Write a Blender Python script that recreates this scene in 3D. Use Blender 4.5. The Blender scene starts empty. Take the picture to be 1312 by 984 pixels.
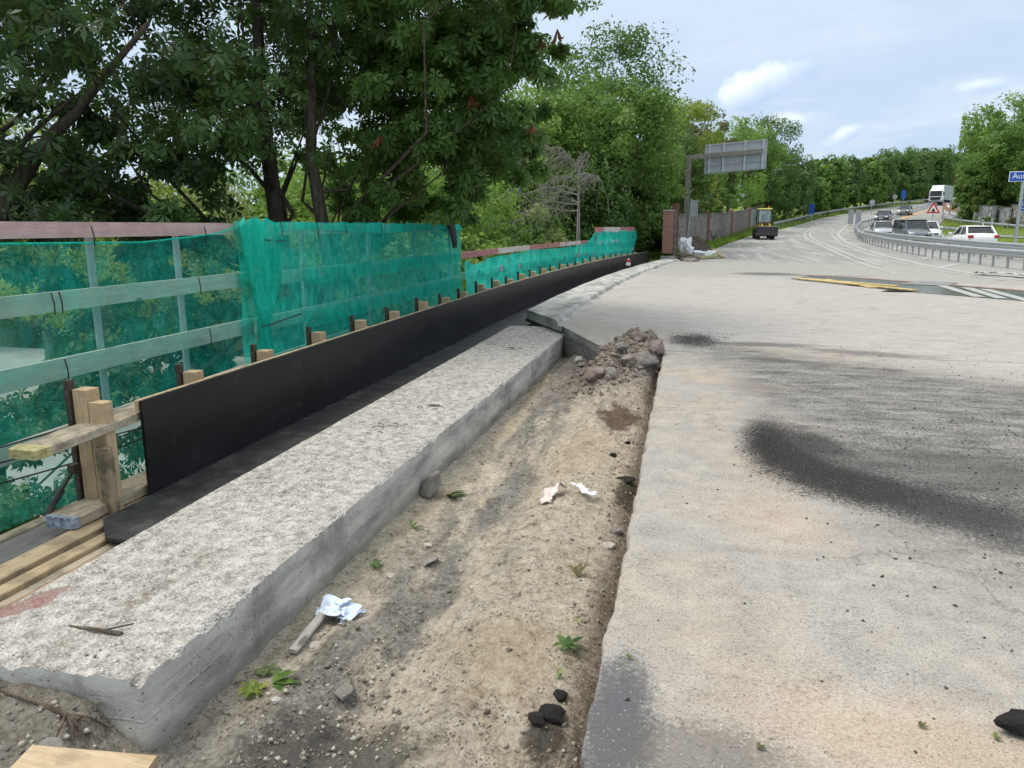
import bpy, bmesh, math, random
import numpy as np
from mathutils import Vector, Matrix
random.seed(7); RNG = np.random.default_rng(11)
SC = bpy.context.scene; COL = SC.collection
PI = math.pi

# ---------------------------------------------------------------- camera numbers
F, CX, CY, HZ, EYE = 972., 656., 492., 290., 1.6
PITCH = math.atan((CY-HZ)/F); YAW = math.atan((882-CX)/F*math.cos(PITCH))
FW = (-math.sin(YAW)*math.cos(PITCH), math.cos(YAW)*math.cos(PITCH), -math.sin(PITCH))
RT = (math.cos(YAW), math.sin(YAW), 0.)
UP = (RT[1]*FW[2]-RT[2]*FW[1], RT[2]*FW[0]-RT[0]*FW[2], RT[0]*FW[1]-RT[1]*FW[0])

# height of the road surface along the valley axis: flat on the bridge, then climbing
_ky = [-60, 26, 45, 70, 90, 115, 135, 200, 300, 500, 900]; _kz = [0, 0, .06, .5, 1.15, 2.35, 3.5, 7.2, 12.5, 19, 22]
def _herm():
    n = len(_ky); m = [0]*n
    for i in range(2, n-1): m[i] = (_kz[i+1]-_kz[i-1])/(_ky[i+1]-_ky[i-1])
    ys = np.arange(-60, 900.5, .5); zs = np.zeros_like(ys)
    for i in range(n-1):
        h = _ky[i+1]-_ky[i]; k = (ys >= _ky[i]) & (ys <= _ky[i+1]); t = (ys[k]-_ky[i])/h
        zs[k] = (2*t**3-3*t*t+1)*_kz[i]+(t**3-2*t*t+t)*h*m[i]+(3*t*t-2*t**3)*_kz[i+1]+(t**3-t*t)*h*m[i+1]
    return ys, zs
_RY, _RZ = _herm()
def rise(y): return np.interp(y, _RY, _RZ)
def ray(u, v):
    a = (u-CX)/F; b = -(v-CY)/F
    return [FW[i]+a*RT[i]+b*UP[i] for i in range(3)]
def at(u, v, z=0.):
    d = ray(u, v); t = (z-EYE)/d[2]; return (d[0]*t, d[1]*t, z)
def aty(u, v, Y):
    d = ray(u, v); t = Y/d[1]; return (d[0]*t, Y, EYE+d[2]*t)
def atg(u, v):
    d = ray(u, v); t = np.geomspace(1, 900, 6000)
    k = np.argmax(EYE+d[2]*t < rise(d[1]*t)); t = t[k]
    return (d[0]*t, d[1]*t, float(rise(d[1]*t)))
def bend(y): return .0031*max(0., y-13.)**2          # the bridge edge curves gently to the right

# ---------------------------------------------------------------- noise
def vnoise(p, seed=0):
    p = np.asarray(p, float); i = np.floor(p).astype(np.int64); f = p-i; f = f*f*(3-2*f)
    def h(a):
        n = a[..., 0]*374761393+a[..., 1]*668265263+a[..., 2]*2147483647+seed*1274126177
        n = (n ^ (n >> 13))*1274126177; n = n & 0x7fffffff
        n = (n ^ (n >> 16)) & 0xffff
        return n/65535.
    r = 0
    for dx in (0, 1):
        for dy in (0, 1):
            for dz in (0, 1):
                w = (f[..., 0] if dx else 1-f[..., 0])*(f[..., 1] if dy else 1-f[..., 1])*(f[..., 2] if dz else 1-f[..., 2])
                r = r+w*h(i+np.array([dx, dy, dz]))
    return r*2-1
def fbm(p, oct=4, seed=0, gain=.5):
    p = np.asarray(p, float); a = 1.; s = 0
    for o in range(oct):
        s = s+a*vnoise(p*2**o+o*17.3, seed+o); a *= gain
    return s
def xy(x, y): return np.stack([x, y, np.zeros_like(x)+.5], -1)

# ---------------------------------------------------------------- objects
def tag(o, label=None, cat=None, group=None, kind=None):
    if label: o['label'] = label
    if cat: o['category'] = cat
    if group: o['group'] = group
    if kind: o['kind'] = kind
    return o
def thing(name, label, cat, loc=(0, 0, 0), rz=0., group=None):
    o = bpy.data.objects.new(name, None); COL.objects.link(o)
    o.empty_display_size = .1
    o.location = loc; o.rotation_euler = (0, 0, rz)
    return tag(o, label, cat, group)
def kids(o): return [c for c in bpy.data.objects if c.parent == o]
def dup(o, parent=None):
    ch = kids(o); c = o.copy(); COL.objects.link(c); c.parent = parent
    for k in ch: dup(k, c)
    return c
class MB:
    def __init__(s): s.v = []; s.f = []; s.m = []
    def add(s, vs, fs, mi=0):
        b = len(s.v); s.v += [tuple(map(float, p)) for p in vs]
        s.f += [tuple(b+i for i in q) for q in fs]; s.m += [mi]*len(fs); return s
    def box(s, c, d, rz=0., M=None, mi=0, taper=1.):
        x, y, z = d[0]/2, d[1]/2, d[2]/2
        vs = [Vector((a*x*(taper if e > 0 else 1), b*y*(taper if e > 0 else 1), e*z)) for e in (-1, 1) for a, b in ((-1, -1), (1, -1), (1, 1), (-1, 1))]
        R = M or Matrix.Rotation(rz, 3, 'Z'); c = Vector(c)
        return s.add([R@v+c for v in vs], [(3, 2, 1, 0), (4, 5, 6, 7), (0, 1, 5, 4), (1, 2, 6, 5), (2, 3, 7, 6), (3, 0, 4, 7)], mi)
    def bar(s, a, b, w, h, mi=0, upv=(0, 0, 1)):           # rectangular bar from a to b, w sideways, h upward
        a = Vector(a); b = Vector(b); d = (b-a).normalized(); sd = d.cross(Vector(upv))
        if sd.length < 1e-4: sd = Vector((1, 0, 0))
        sd.normalize(); u = sd.cross(d)
        vs = [p+sd*i*w/2+u*j*h/2 for p in (a, b) for i, j in ((-1, -1), (1, -1), (1, 1), (-1, 1))]
        return s.add(vs, [(0, 1, 2, 3), (7, 6, 5, 4), (4, 5, 1, 0), (5, 6, 2, 1), (6, 7, 3, 2), (7, 4, 0, 3)], mi)
    def tube(s, pts, r, n=8, mi=0, cap=True):
        pts = [Vector(p) for p in pts]
        r = [r]*len(pts) if not hasattr(r, '__len__') else r
        rings = []; prev = None
        for i, p in enumerate(pts):
            d = (pts[min(i+1, len(pts)-1)]-pts[max(i-1, 0)]).normalized()
            if prev is None:
                sd = d.cross(Vector((0, 0, 1)))
                if sd.length < .05: sd = d.cross(Vector((1, 0, 0)))
            else: sd = prev-d*prev.dot(d)
            sd.normalize(); prev = sd; u = d.cross(sd)
            rings.append([p+(sd*math.cos(k*2*PI/n)+u*math.sin(k*2*PI/n))*r[i] for k in range(n)])
        return s.loft(rings, cap, mi)
    def loft(s, rings, cap=True, mi=0):
        n = len(rings[0]); vs = [p for r in rings for p in r]; fs = []
        for i in range(len(rings)-1):
            for k in range(n):
                a = i*n+k; b = i*n+(k+1) % n; fs.append((a, b, b+n, a+n))
        if cap: fs += [tuple(range(n))[::-1], tuple((len(rings)-1)*n+k for k in range(n))]
        return s.add(vs, fs, mi)
    def prism(s, poly, y0, y1, axis='Y', mi=0):             # poly in the plane across the axis, extruded along it
        def P(a, b, t): return (a, t, b) if axis == 'Y' else ((t, a, b) if axis == 'X' else (a, b, t))
        return s.loft([[P(a, b, y0) for a, b in poly], [P(a, b, y1) for a, b in poly]], True, mi)
    def disc(s, c, r, w, axis='X', n=16, mi=0):
        o = {'X': lambda a, b, t: (t, a, b), 'Y': lambda a, b, t: (a, t, b), 'Z': lambda a, b, t: (a, b, t)}[axis]
        c = Vector(c)
        rings = [[Vector(o(rr*math.cos(k*2*PI/n), rr*math.sin(k*2*PI/n), t))+c for k in range(n)] for rr, t in ((r*.9, -w/2), (r, -w/2*.75), (r, w/2*.75), (r*.9, w/2))]
        return s.loft(rings, True, mi)
    def build(s, name, mats, parent=None, smooth=False, bevel=0., fix=True, loc=None):
        me = bpy.data.meshes.new(name); me.from_pydata(s.v, [], s.f); me.update()
        if not isinstance(mats, (list, tuple)): mats = [mats]
        for m in mats: me.materials.append(m)
        me.polygons.foreach_set('material_index', s.m)
        if fix or bevel:
            b = bmesh.new(); b.from_mesh(me)
            if fix: bmesh.ops.recalc_face_normals(b, faces=b.faces)
            if bevel: bmesh.ops.bevel(b, geom=b.edges[:], offset=bevel, segments=1, affect='EDGES', clamp_overlap=True)
            b.to_mesh(me); b.free()
        if smooth: me.polygons.foreach_set('use_smooth', [True]*len(me.polygons))
        o = bpy.data.objects.new(name, me); COL.objects.link(o); o.parent = parent
        if loc: o.location = loc
        return o
def np_mesh(name, V, Q, mats, parent=None, smooth=False, mi=None, attrs=None):
    V = np.asarray(V, np.float32); Q = np.asarray(Q, np.int32); k = Q.shape[1]
    me = bpy.data.meshes.new(name); me.vertices.add(len(V)); me.vertices.foreach_set('co', V.ravel())
    me.loops.add(Q.size); me.loops.foreach_set('vertex_index', Q.ravel())
    me.polygons.add(len(Q)); me.polygons.foreach_set('loop_start', np.arange(0, Q.size, k, dtype=np.int32))
    me.polygons.foreach_set('loop_total', np.full(len(Q), k, np.int32))
    for m in (mats if isinstance(mats, (list, tuple)) else [mats]): me.materials.append(m)
    if mi is not None: me.polygons.foreach_set('material_index', np.asarray(mi, np.int32))
    if smooth: me.polygons.foreach_set('use_smooth', np.ones(len(Q), bool))
    for an, av in (attrs or {}).items():
        at_ = me.attributes.new(an, 'FLOAT', 'FACE'); at_.data.foreach_set('value', np.asarray(av, np.float32))
    me.update(); me.validate()
    o = bpy.data.objects.new(name, me); COL.objects.link(o); o.parent = parent
    return o
def gridq(nr, nc):
    i, j = np.meshgrid(np.arange(nr-1), np.arange(nc-1), indexing='ij'); a = (i*nc+j).ravel()
    return np.stack([a, a+1, a+nc+1, a+nc], 1)

# ---------------------------------------------------------------- material helper
class NT:
    def __init__(s, name, tree=None):
        if tree is None:
            s.mat = bpy.data.materials.new(name); s.mat.use_nodes = True; tree = s.mat.node_tree
        s.t = tree; s.n = tree.nodes; s.l = tree.links; s.n.clear()
        s._p = None
    def N(s, typ, ins=None, **props):
        n = s.n.new(typ)
        for k, v in props.items(): setattr(n, k, v)
        for k, v in (ins or {}).items():
            sk = n.inputs[k]
            if isinstance(v, bpy.types.NodeSocket): s.l.new(v, sk)
            else: sk.default_value = (tuple(v)+(1,) if sk.type == 'RGBA' and hasattr(v, '__len__') and len(v) == 3 else v)
        return n
    def pos(s):
        if s._p is None: s._p = s.N('ShaderNodeTexCoord').outputs['Object']
        return s._p
    def map(s, vec, sc=(1, 1, 1), loc=(0, 0, 0), rot=(0, 0, 0)):
        return s.N('ShaderNodeMapping', {'Vector': vec, 'Scale': sc, 'Location': loc, 'Rotation': rot}).outputs[0]
    def noise(s, scale, detail=4, rough=.55, vec=None, dist=0.):
        return s.N('ShaderNodeTexNoise', {'Vector': vec or s.pos(), 'Scale': scale, 'Detail': detail, 'Roughness': rough, 'Distortion': dist}).outputs['Fac']
    def vor(s, scale, vec=None, feature='F1', out='Distance'):
        return s.N('ShaderNodeTexVoronoi', {'Vector': vec or s.pos(), 'Scale': scale}, feature=feature).outputs[out]
    def ramp(s, fac, stops, interp='LINEAR'):
        n = s.N('ShaderNodeValToRGB', {'Fac': fac}); r = n.color_ramp; r.interpolation = interp
        while len(r.elements) < len(stops): r.elements.new(.5)
        for e, (p, c) in zip(r.elements, stops):
            e.position = p; e.color = (c, c, c, 1) if not hasattr(c, '__len__') else tuple(c)+(1,)
        return n.outputs['Color']
    def mix(s, fac, a, b, mode='MIX'):
        n = s.N('ShaderNodeMix', data_type='RGBA', blend_type=mode)
        for k, v in ((0, fac), (6, a), (7, b)):
            sk = n.inputs[k]
            if isinstance(v, bpy.types.NodeSocket): s.l.new(v, sk)
            else: sk.default_value = v if not hasattr(v, '__len__') else tuple(v)+(1,)
        return n.outputs[2]
    def M(s, op, a, b=0., c=0., clamp=False):
        n = s.N('ShaderNodeMath', operation=op, use_clamp=clamp)
        for k, v in enumerate((a, b, c)):
            if isinstance(v, bpy.types.NodeSocket): s.l.new(v, n.inputs[k])
            else: n.inputs[k].default_value = v
        return n.outputs[0]
    def smooth(s, v, lo, hi):
        return s.N('ShaderNodeMapRange', {'Value': v, 'From Min': lo, 'From Max': hi}, interpolation_type='SMOOTHSTEP').outputs[0]
    def xyz(s, vec=None):
        n = s.N('ShaderNodeSeparateXYZ', {'Vector': vec or s.pos()}); return n.outputs
    def spot(s, c, r, rot=0., soft=(1., .35), warp=.35, wscale=3., grain=0.):  # soft noisy ellipse: 1 inside
        q = s.map(s.pos(), (1, 1, 1), (-c[0], -c[1], 0)); q = s.map(q, (1/r[0], 1/r[1], 0), rot=(0, 0, 0)) if not rot else s.map(s.map(q, rot=(0, 0, -rot)), (1/r[0], 1/r[1], 0))
        d = s.N('ShaderNodeVectorMath', {0: q}, operation='LENGTH').outputs['Value']
        d = s.M('ADD', d, s.M('MULTIPLY', s.M('SUBTRACT', s.noise(wscale, 5), .5), warp*2))
        if grain: d = s.M('ADD', d, s.M('MULTIPLY', s.M('SUBTRACT', s.noise(42, 6, .85), .5), grain))
        return s.smooth(d, soft[0], soft[1])
    def bump(s, h, strength=.5, dist=.02, normal=None):
        n = s.N('ShaderNodeBump', {'Height': h, 'Strength': strength, 'Distance': dist})
        if normal: s.l.new(normal, n.inputs['Normal'])
        return n.outputs[0]
    def out(s, color, rough=.8, normal=None, metal=0., spec=.5, alpha=None, **kw):
        b = s.N('ShaderNodeBsdfPrincipled', {'Base Color': color, 'Roughness': rough, 'Metallic': metal, 'Specular IOR Level': spec})
        for k, v in kw.items(): b.inputs[k.replace('_', ' ')].default_value = v
        if normal: s.l.new(normal, b.inputs['Normal'])
        s.N('ShaderNodeOutputMaterial', {'Surface': b.outputs[0]}); s.b = b
        return s.mat
def simple(name, c, rough=.6, metal=0., var=.12, scale=6., bump=0., bscale=40., spec=.5, **kw):
    t = NT(name); n = t.noise(scale, 5)
    lo = [x*(1-var) for x in c]; hi = [min(1, x*(1+var)) for x in c]
    col = t.ramp(n, [(.3, lo), (.7, hi)])
    nr = t.bump(t.noise(bscale, 4), bump, .02) if bump else None
    return t.out(col, rough, nr, metal, spec, **kw)
# ================================================================ materials
def wood(name, c1, c2, axis='Y', dirt=.0, dirtc=(.05, .04, .03), rough=.75, bump=.4):
    t = NT(name)
    sc = {'Y': (1, .06, 1), 'X': (.06, 1, 1), 'Z': (1, 1, .06)}[axis]
    g = t.noise(55, 5, .6, t.map(t.pos(), sc), 1.2); w = t.noise(9, 3, .5, t.map(t.pos(), sc), 2.)
    col = t.ramp(t.M('ADD', t.M('MULTIPLY', g, .6), t.M('MULTIPLY', w, .4)), [(.35, c2), (.62, c1)])
    kn = t.vor(3.2, t.map(t.pos(), {'Y': (1.6, .5, 1.6), 'X': (.5, 1.6, 1.6), 'Z': (1.6, 1.6, .5)}[axis]))
    col = t.mix(t.smooth(kn, .10, .05), col, [x*.45 for x in c2])
    if dirt: col = t.mix(t.M('MULTIPLY', t.smooth(t.noise(7, 6, .65), .45, .62), dirt), col, dirtc)
    return t.out(col, rough, t.bump(g, bump, .006))
M = {}
M['new_wood'] = wood('fresh_pine', (.58, .42, .26), (.42, .28, .155), 'Z', .35, (.26, .20, .14))
M['new_wood_x'] = wood('fresh_pine_across', (.56, .43, .29), (.40, .28, .16), 'X', .4, (.2, .14, .08))
M['new_wood_y'] = wood('fresh_pine_long', (.54, .41, .26), (.36, .25, .14), 'Y', .55, (.17, .13, .09), .85, .7)
M['yellow_wood'] = wood('yellow_shuttering', (.62, .48, .21), (.48, .35, .14), 'Y', .3)
M['old_wood'] = wood('weathered_plank', (.46, .39, .29), (.26, .21, .15), 'Y', .55, (.09, .075, .06), .9, .8)
M['old_wood_z'] = wood('dirty_post', (.40, .31, .20), (.20, .14, .09), 'Z', .6, (.05, .04, .03), .9, .8)
M['grey_wood'] = wood('grey_board', (.50, .47, .42), (.34, .31, .28), 'Y', .25, (.2, .18, .16), .85)
M['dark_deck'] = wood('grey_walkway', (.20, .19, .18), (.13, .12, .115), 'Y', .3, (.06, .06, .06), .8)
M['orange_wood'] = wood('reddish_timber', (.46, .27, .16), (.30, .16, .09), 'Y', .3)
M['pink_wood'] = wood('faded_red_board', (.60, .43, .41), (.48, .31, .30), 'Y', .3, (.33, .19, .18))
def red_white():
    t = NT('red_white_board'); y = t.xyz()['Y']
    fr = t.M('FRACT', t.M('MULTIPLY', y, 1/7.)); k = t.smooth(fr, .55, .56)
    n = t.noise(20, 5, .6, t.map(t.pos(), (1, .08, 1)))
    col = t.mix(k, t.ramp(n, [(.35, (.31, .11, .105)), (.65, (.45, .21, .195))]), t.ramp(n, [(.35, (.45, .36, .34)), (.65, (.6, .55, .52))]))
    return t.out(col, .8, t.bump(n, .3, .005))
M['red_white'] = red_white()
M['rust'] = simple('rusty_steel', (.10, .075, .06), .7, .6, .4, 25, .3)
M['galv'] = simple('galvanised_steel', (.46, .48, .49), .42, .75, .14, 7, .05)
M['galv_dull'] = simple('dull_galvanised', (.33, .34, .35), .6, .4, .18, 9)
M['dark_steel'] = simple('dark_steel', (.05, .05, .052), .55, .4, .2)
M['black_cable'] = simple('black_rubber', (.018, .018, .02), .6)
M['blue_paint'] = simple('worn_blue_paint', (.24, .27, .35), .8, 0, .65, 26, .4)
M['yellow_paint'] = simple('worn_yellow_paint', (.40, .35, .17), .85, 0, .4, 25, .5)
M['white_cloth'] = simple('white_sheeting', (.75, .76, .80), .7, 0, .08, 8)
M['blue_cloth'] = simple('pale_blue_cloth', (.60, .68, .82), .85, 0, .12, 30, .2)
M['pink_cloth'] = simple('dirty_pink_cloth', (.66, .55, .52), .85, 0, .2, 25, .2)
M['dark_cloth'] = simple('dark_cloth', (.035, .033, .038), .9, 0, .3, 30, .3)
def black_panel():
    t = NT('black_coated_panel'); y = t.xyz()['Y']
    n = t.noise(1.4, 5, .6, t.map(t.pos(), (1, .35, 1.6))); g = t.noise(60, 3)
    col = t.ramp(t.M('ADD', n, t.M('MULTIPLY', g, .15)), [(.35, (.004, .0045, .0055)), (.75, (.016, .017, .019))])
    fr = t.M('FRACT', t.M('MULTIPLY', t.M('ADD', y, .25), .4)); seam = t.M('LESS_THAN', fr, .003)
    col = t.mix(t.M('MULTIPLY', seam, t.smooth(t.noise(5, 4), .4, .55)), col, (.05, .05, .05))
    dust = t.smooth(t.noise(3.5, 8, .75, t.map(t.pos(), (1, .5, 1))), .56, .68); col = t.mix(t.M('MULTIPLY', dust, .35), col, (.07, .066, .06)); scr = t.smooth(t.M('ABSOLUTE', t.M('SUBTRACT', t.noise(2.5, 3, .5, t.map(t.pos(), (1, .25, 2.5)), 1.5), .5)), .006, .002); col = t.mix(t.M('MULTIPLY', scr, .10), col, (.08, .08, .08))
    spk = t.smooth(t.vor(9), .05, .03); col = t.mix(t.M('MULTIPLY', spk, t.smooth(t.noise(2), .5, .65)), col, (.30, .30, .29))
    return t.out(col, t.ramp(n, [(.3, .30), (.7, .46)]), t.bump(t.noise(1.2, 3, .5), .12, .03), 0, .30)
M['black_panel'] = black_panel()
def black_base():
    t = NT('dusty_black_base'); n = t.noise(4, 8, .75); f = t.noise(60, 4, .75)
    col = t.ramp(t.M('ADD', t.M('MULTIPLY', n, .7), t.M('MULTIPLY', f, .3)), [(.38, (.012, .012, .013)), (.5, (.028, .028, .029)), (.62, (.075, .072, .068))])
    spk = t.smooth(t.vor(14), .05, .03); col = t.mix(t.M('MULTIPLY', spk, .7), col, (.40, .39, .37))
    return t.out(col, .62, t.bump(f, .2, .004), 0, .4)
M['black_base'] = black_base()
def concrete_top():
    t = NT('hacked_concrete_top')
    big = t.noise(2.2, 5, .6); mid = t.noise(14, 6, .7); st = t.vor(70); st2 = t.vor(38)
    cell = t.vor(70, None, 'F1', 'Color')
    grey = t.N('ShaderNodeSeparateColor', {0: cell}).outputs[0]
    base = t.ramp(mid, [(.34, (.19, .172, .158)), (.46, (.365, .34, .312)), (.54, (.475, .448, .415)), (.66, (.61, .58, .545))])
    stone = t.ramp(grey, [(0, (.25, .235, .225)), (.35, (.42, .40, .375)), (.6, (.54, .50, .46)), (.8, (.66, .63, .60)), (1, (.42, .34, .29))])
    col = t.mix(t.smooth(st, .52, .30), base, stone)
    pit = t.M('MULTIPLY', t.smooth(t.noise(21, 7, .78), .53, .62), t.smooth(big, .38, .60))
    smear = t.smooth(t.noise(3.5, 7, .7, t.map(t.pos(), (1., .6, 1))), .53, .66); col = t.mix(t.M('MULTIPLY', smear, t.ramp(t.noise(30, 6, .8), [(.42, .85), (.58, .1)])), col, (.20, .165, .13))
    col = t.mix(t.M('MULTIPLY', pit, .8), col, (.10, .085, .07))
    fl = t.smooth(t.noise(75, 2), .66, .72); col = t.mix(t.M('MULTIPLY', fl, .7), col, (.13, .115, .10)); wh = t.smooth(t.noise(46, 4, .7), .58, .66); col = t.mix(t.M('MULTIPLY', wh, .5), col, (.70, .675, .64))
    c = at(38, 780, -.1)
    red = t.spot((c[0]-.03, c[1]+.02), (.075, .21), -.45, (1.05, .75), .85, 9); col = t.mix(t.M('MULTIPLY', red, t.ramp(mid, [(.35, .35), (.6, 1.)])), col, (.27, .125, .11))
    h = t.M('ADD', t.M('MULTIPLY', mid, 1.), t.M('MULTIPLY', st, -.5)); h = t.M('ADD', h, t.M('MULTIPLY', st2, -.3))
    return t.out(col, .93, t.bump(h, 1., .018), 0, .2)
M['conc_top'] = concrete_top()
def concrete_side(name='board_marked_concrete', c=(.46, .445, .41), seams=True):
    t = NT(name); z = t.xyz()['Z']
    n = t.noise(3, 6, .6, t.map(t.pos(), (1, .5, 2))); f = t.noise(120, 3, .6)
    col = t.ramp(t.M('ADD', t.M('MULTIPLY', n, .75), t.M('MULTIPLY', f, .25)), [(.38, [x*.58 for x in c]), (.5, c), (.62, [x*1.4 for x in c])])
    hole = t.smooth(t.vor(24), .16, .08); col = t.mix(t.M('MULTIPLY', hole, .6), col, (.10, .10, .10))
    h = t.M('ADD', t.M('MULTIPLY', f, .3), t.M('MULTIPLY', hole, -1.5))
    if seams:
        zz = t.M('ADD', z, t.M('MULTIPLY', t.M('SUBTRACT', t.noise(4, 6, .7), .5), .022)); rg = t.noise(28, 6, .8)
        for zl, wd, cc, k in ((-.262, .004, (.66, .65, .62), .75), (-.175, .002, (.20, .20, .19), .35)):
            sm = t.M('MULTIPLY', t.smooth(t.M('ABSOLUTE', t.M('SUBTRACT', zz, zl)), wd*1.8, wd*.4), t.M('MULTIPLY', t.smooth(rg, .40, .58), t.smooth(t.noise(2.6, 4, .6), .40, .55))); col = t.mix(t.M('MULTIPLY', sm, k), col, cc); h = t.M('ADD', h, t.M('MULTIPLY', sm, 1. if zl == -.262 else -1.))
        col = t.mix(t.M('MULTIPLY', t.smooth(zz, -.16, -.12), t.ramp(t.noise(9, 6, .75), [(.42, .75), (.56, 0.)])), col, (.58, .57, .55))
        stain = t.smooth(t.noise(2.2, 7, .7, t.map(t.pos(), (1, 1, .5))), .52, .66); col = t.mix(t.M('MULTIPLY', stain, .5), col, (.17, .16, .145))
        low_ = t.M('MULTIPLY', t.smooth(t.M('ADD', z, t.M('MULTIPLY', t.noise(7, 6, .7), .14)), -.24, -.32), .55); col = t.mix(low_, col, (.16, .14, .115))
    return t.out(col, .88, t.bump(h, .6, .008), 0, .25)
M['conc_side'] = concrete_side()
M['conc_plain'] = concrete_side('plain_concrete', (.36, .35, .33), False)
M['conc_dark'] = concrete_side('dark_concrete', (.16, .155, .15), False)  # darker concrete tone for deck body, abutment, supports and wall copings
def dirt(name='trench_soil'):
    t = NT(name); x, y, z = t.xyz()['X'], t.xyz()['Y'], t.xyz()['Z']
    mid = t.noise(5, 7, .68); fine = t.noise(45, 5, .7); st = t.vor(55); cellg = t.N('ShaderNodeSeparateColor', {0: t.vor(55, None, 'F1', 'Color')}).outputs[0]
    crs = t.noise(17, 7, .75); m2 = t.M('ADD', t.M('ADD', t.M('MULTIPLY', mid, .25), t.M('MULTIPLY', fine, .35)), t.M('MULTIPLY', crs, .40))
    sand = t.ramp(m2, [(.38, (.16, .13, .095)), (.44, (.48, .405, .315)), (.50, (.69, .59, .465)), (.58, (.85, .765, .64))])
    grey = t.ramp(m2, [(.38, (.055, .05, .045)), (.45, (.215, .197, .172)), (.52, (.345, .32, .285)), (.62, (.55, .52, .47))])
    band = t.noise(2.1, 6, .62, t.map(t.pos(), (1.5, .33, 1), rot=(0, 0, .08)))
    xx = t.M('ADD', x, t.M('MULTIPLY', t.M('SUBTRACT', t.noise(1.1, 4), .5), .9))
    lane = t.M('MULTIPLY', t.smooth(xx, -1.95, -1.45), t.smooth(xx, -.85, -1.25))
    col = t.mix(t.M('MULTIPLY', t.M('MAXIMUM', t.M('MULTIPLY', lane, t.smooth(band, .42, .56)), t.smooth(band, .60, .70)), .95), sand, grey)
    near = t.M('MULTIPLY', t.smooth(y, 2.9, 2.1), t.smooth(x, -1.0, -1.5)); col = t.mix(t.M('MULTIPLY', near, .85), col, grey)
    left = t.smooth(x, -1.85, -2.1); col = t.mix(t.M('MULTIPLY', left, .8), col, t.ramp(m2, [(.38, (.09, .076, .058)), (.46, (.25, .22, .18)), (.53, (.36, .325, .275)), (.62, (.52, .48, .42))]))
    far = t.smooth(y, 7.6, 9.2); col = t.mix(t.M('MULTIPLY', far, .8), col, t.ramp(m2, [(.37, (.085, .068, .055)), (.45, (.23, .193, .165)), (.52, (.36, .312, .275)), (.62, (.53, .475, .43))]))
    for c, r, k in (((-.60, 7.7), (.25, .5), (.075, .035, .022)), ((-.46, 2.62), (.10, .18), (.022, .021, .02)), ((-.36, 5.5), (.10, .35), (.05, .043, .036)), ((-1.25, 2.3), (.4, .35), (.12, .112, .10)), ((-.55, 2.1), (.16, .12), (.03, .028, .026))):
        col = t.mix(t.M('MULTIPLY', t.spot(c, r, 0, (1.1, .6), .6, 8, 1.3), .8), col, k)
    for c, r in (((-1.72, 7.3), (.10, .8)), ((-1.78, 4.9), (.09, .9)), ((-1.76, 9.2), (.12, .9)), ((-.75, 3.1), (.3, .45)), ((-.85, 6.4), (.3, 1.0))):
        col = t.mix(t.M('MULTIPLY', t.spot(c, r, 0, (1.1, .4), .6, 6, .8), .65), col, t.ramp(m2, [(.38, (.40, .31, .20)), (.6, (.80, .68, .50))]))
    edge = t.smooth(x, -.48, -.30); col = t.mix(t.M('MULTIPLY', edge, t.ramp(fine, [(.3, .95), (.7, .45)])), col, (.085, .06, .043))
    stc = t.ramp(cellg, [(0, (.11, .10, .09)), (.5, (.33, .30, .26)), (.85, (.55, .50, .44)), (1, (.68, .64, .58))])
    sm = t.M('MULTIPLY', t.smooth(st, .34, .26), t.smooth(t.noise(7, 4), .50, .60)); col = t.mix(t.M('MULTIPLY', sm, .8), col, stc)
    h = t.M('ADD', t.M('MULTIPLY', fine, 1.1), t.M('MULTIPLY', t.M('MULTIPLY', sm, t.M('SUBTRACT', .4, st)), 2.5))
    h = t.M('ADD', h, t.M('MULTIPLY', crs, 1.4))
    return t.out(col, .95, t.bump(h, 1., .04), 0, .12)
M['dirt'] = dirt()
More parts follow.
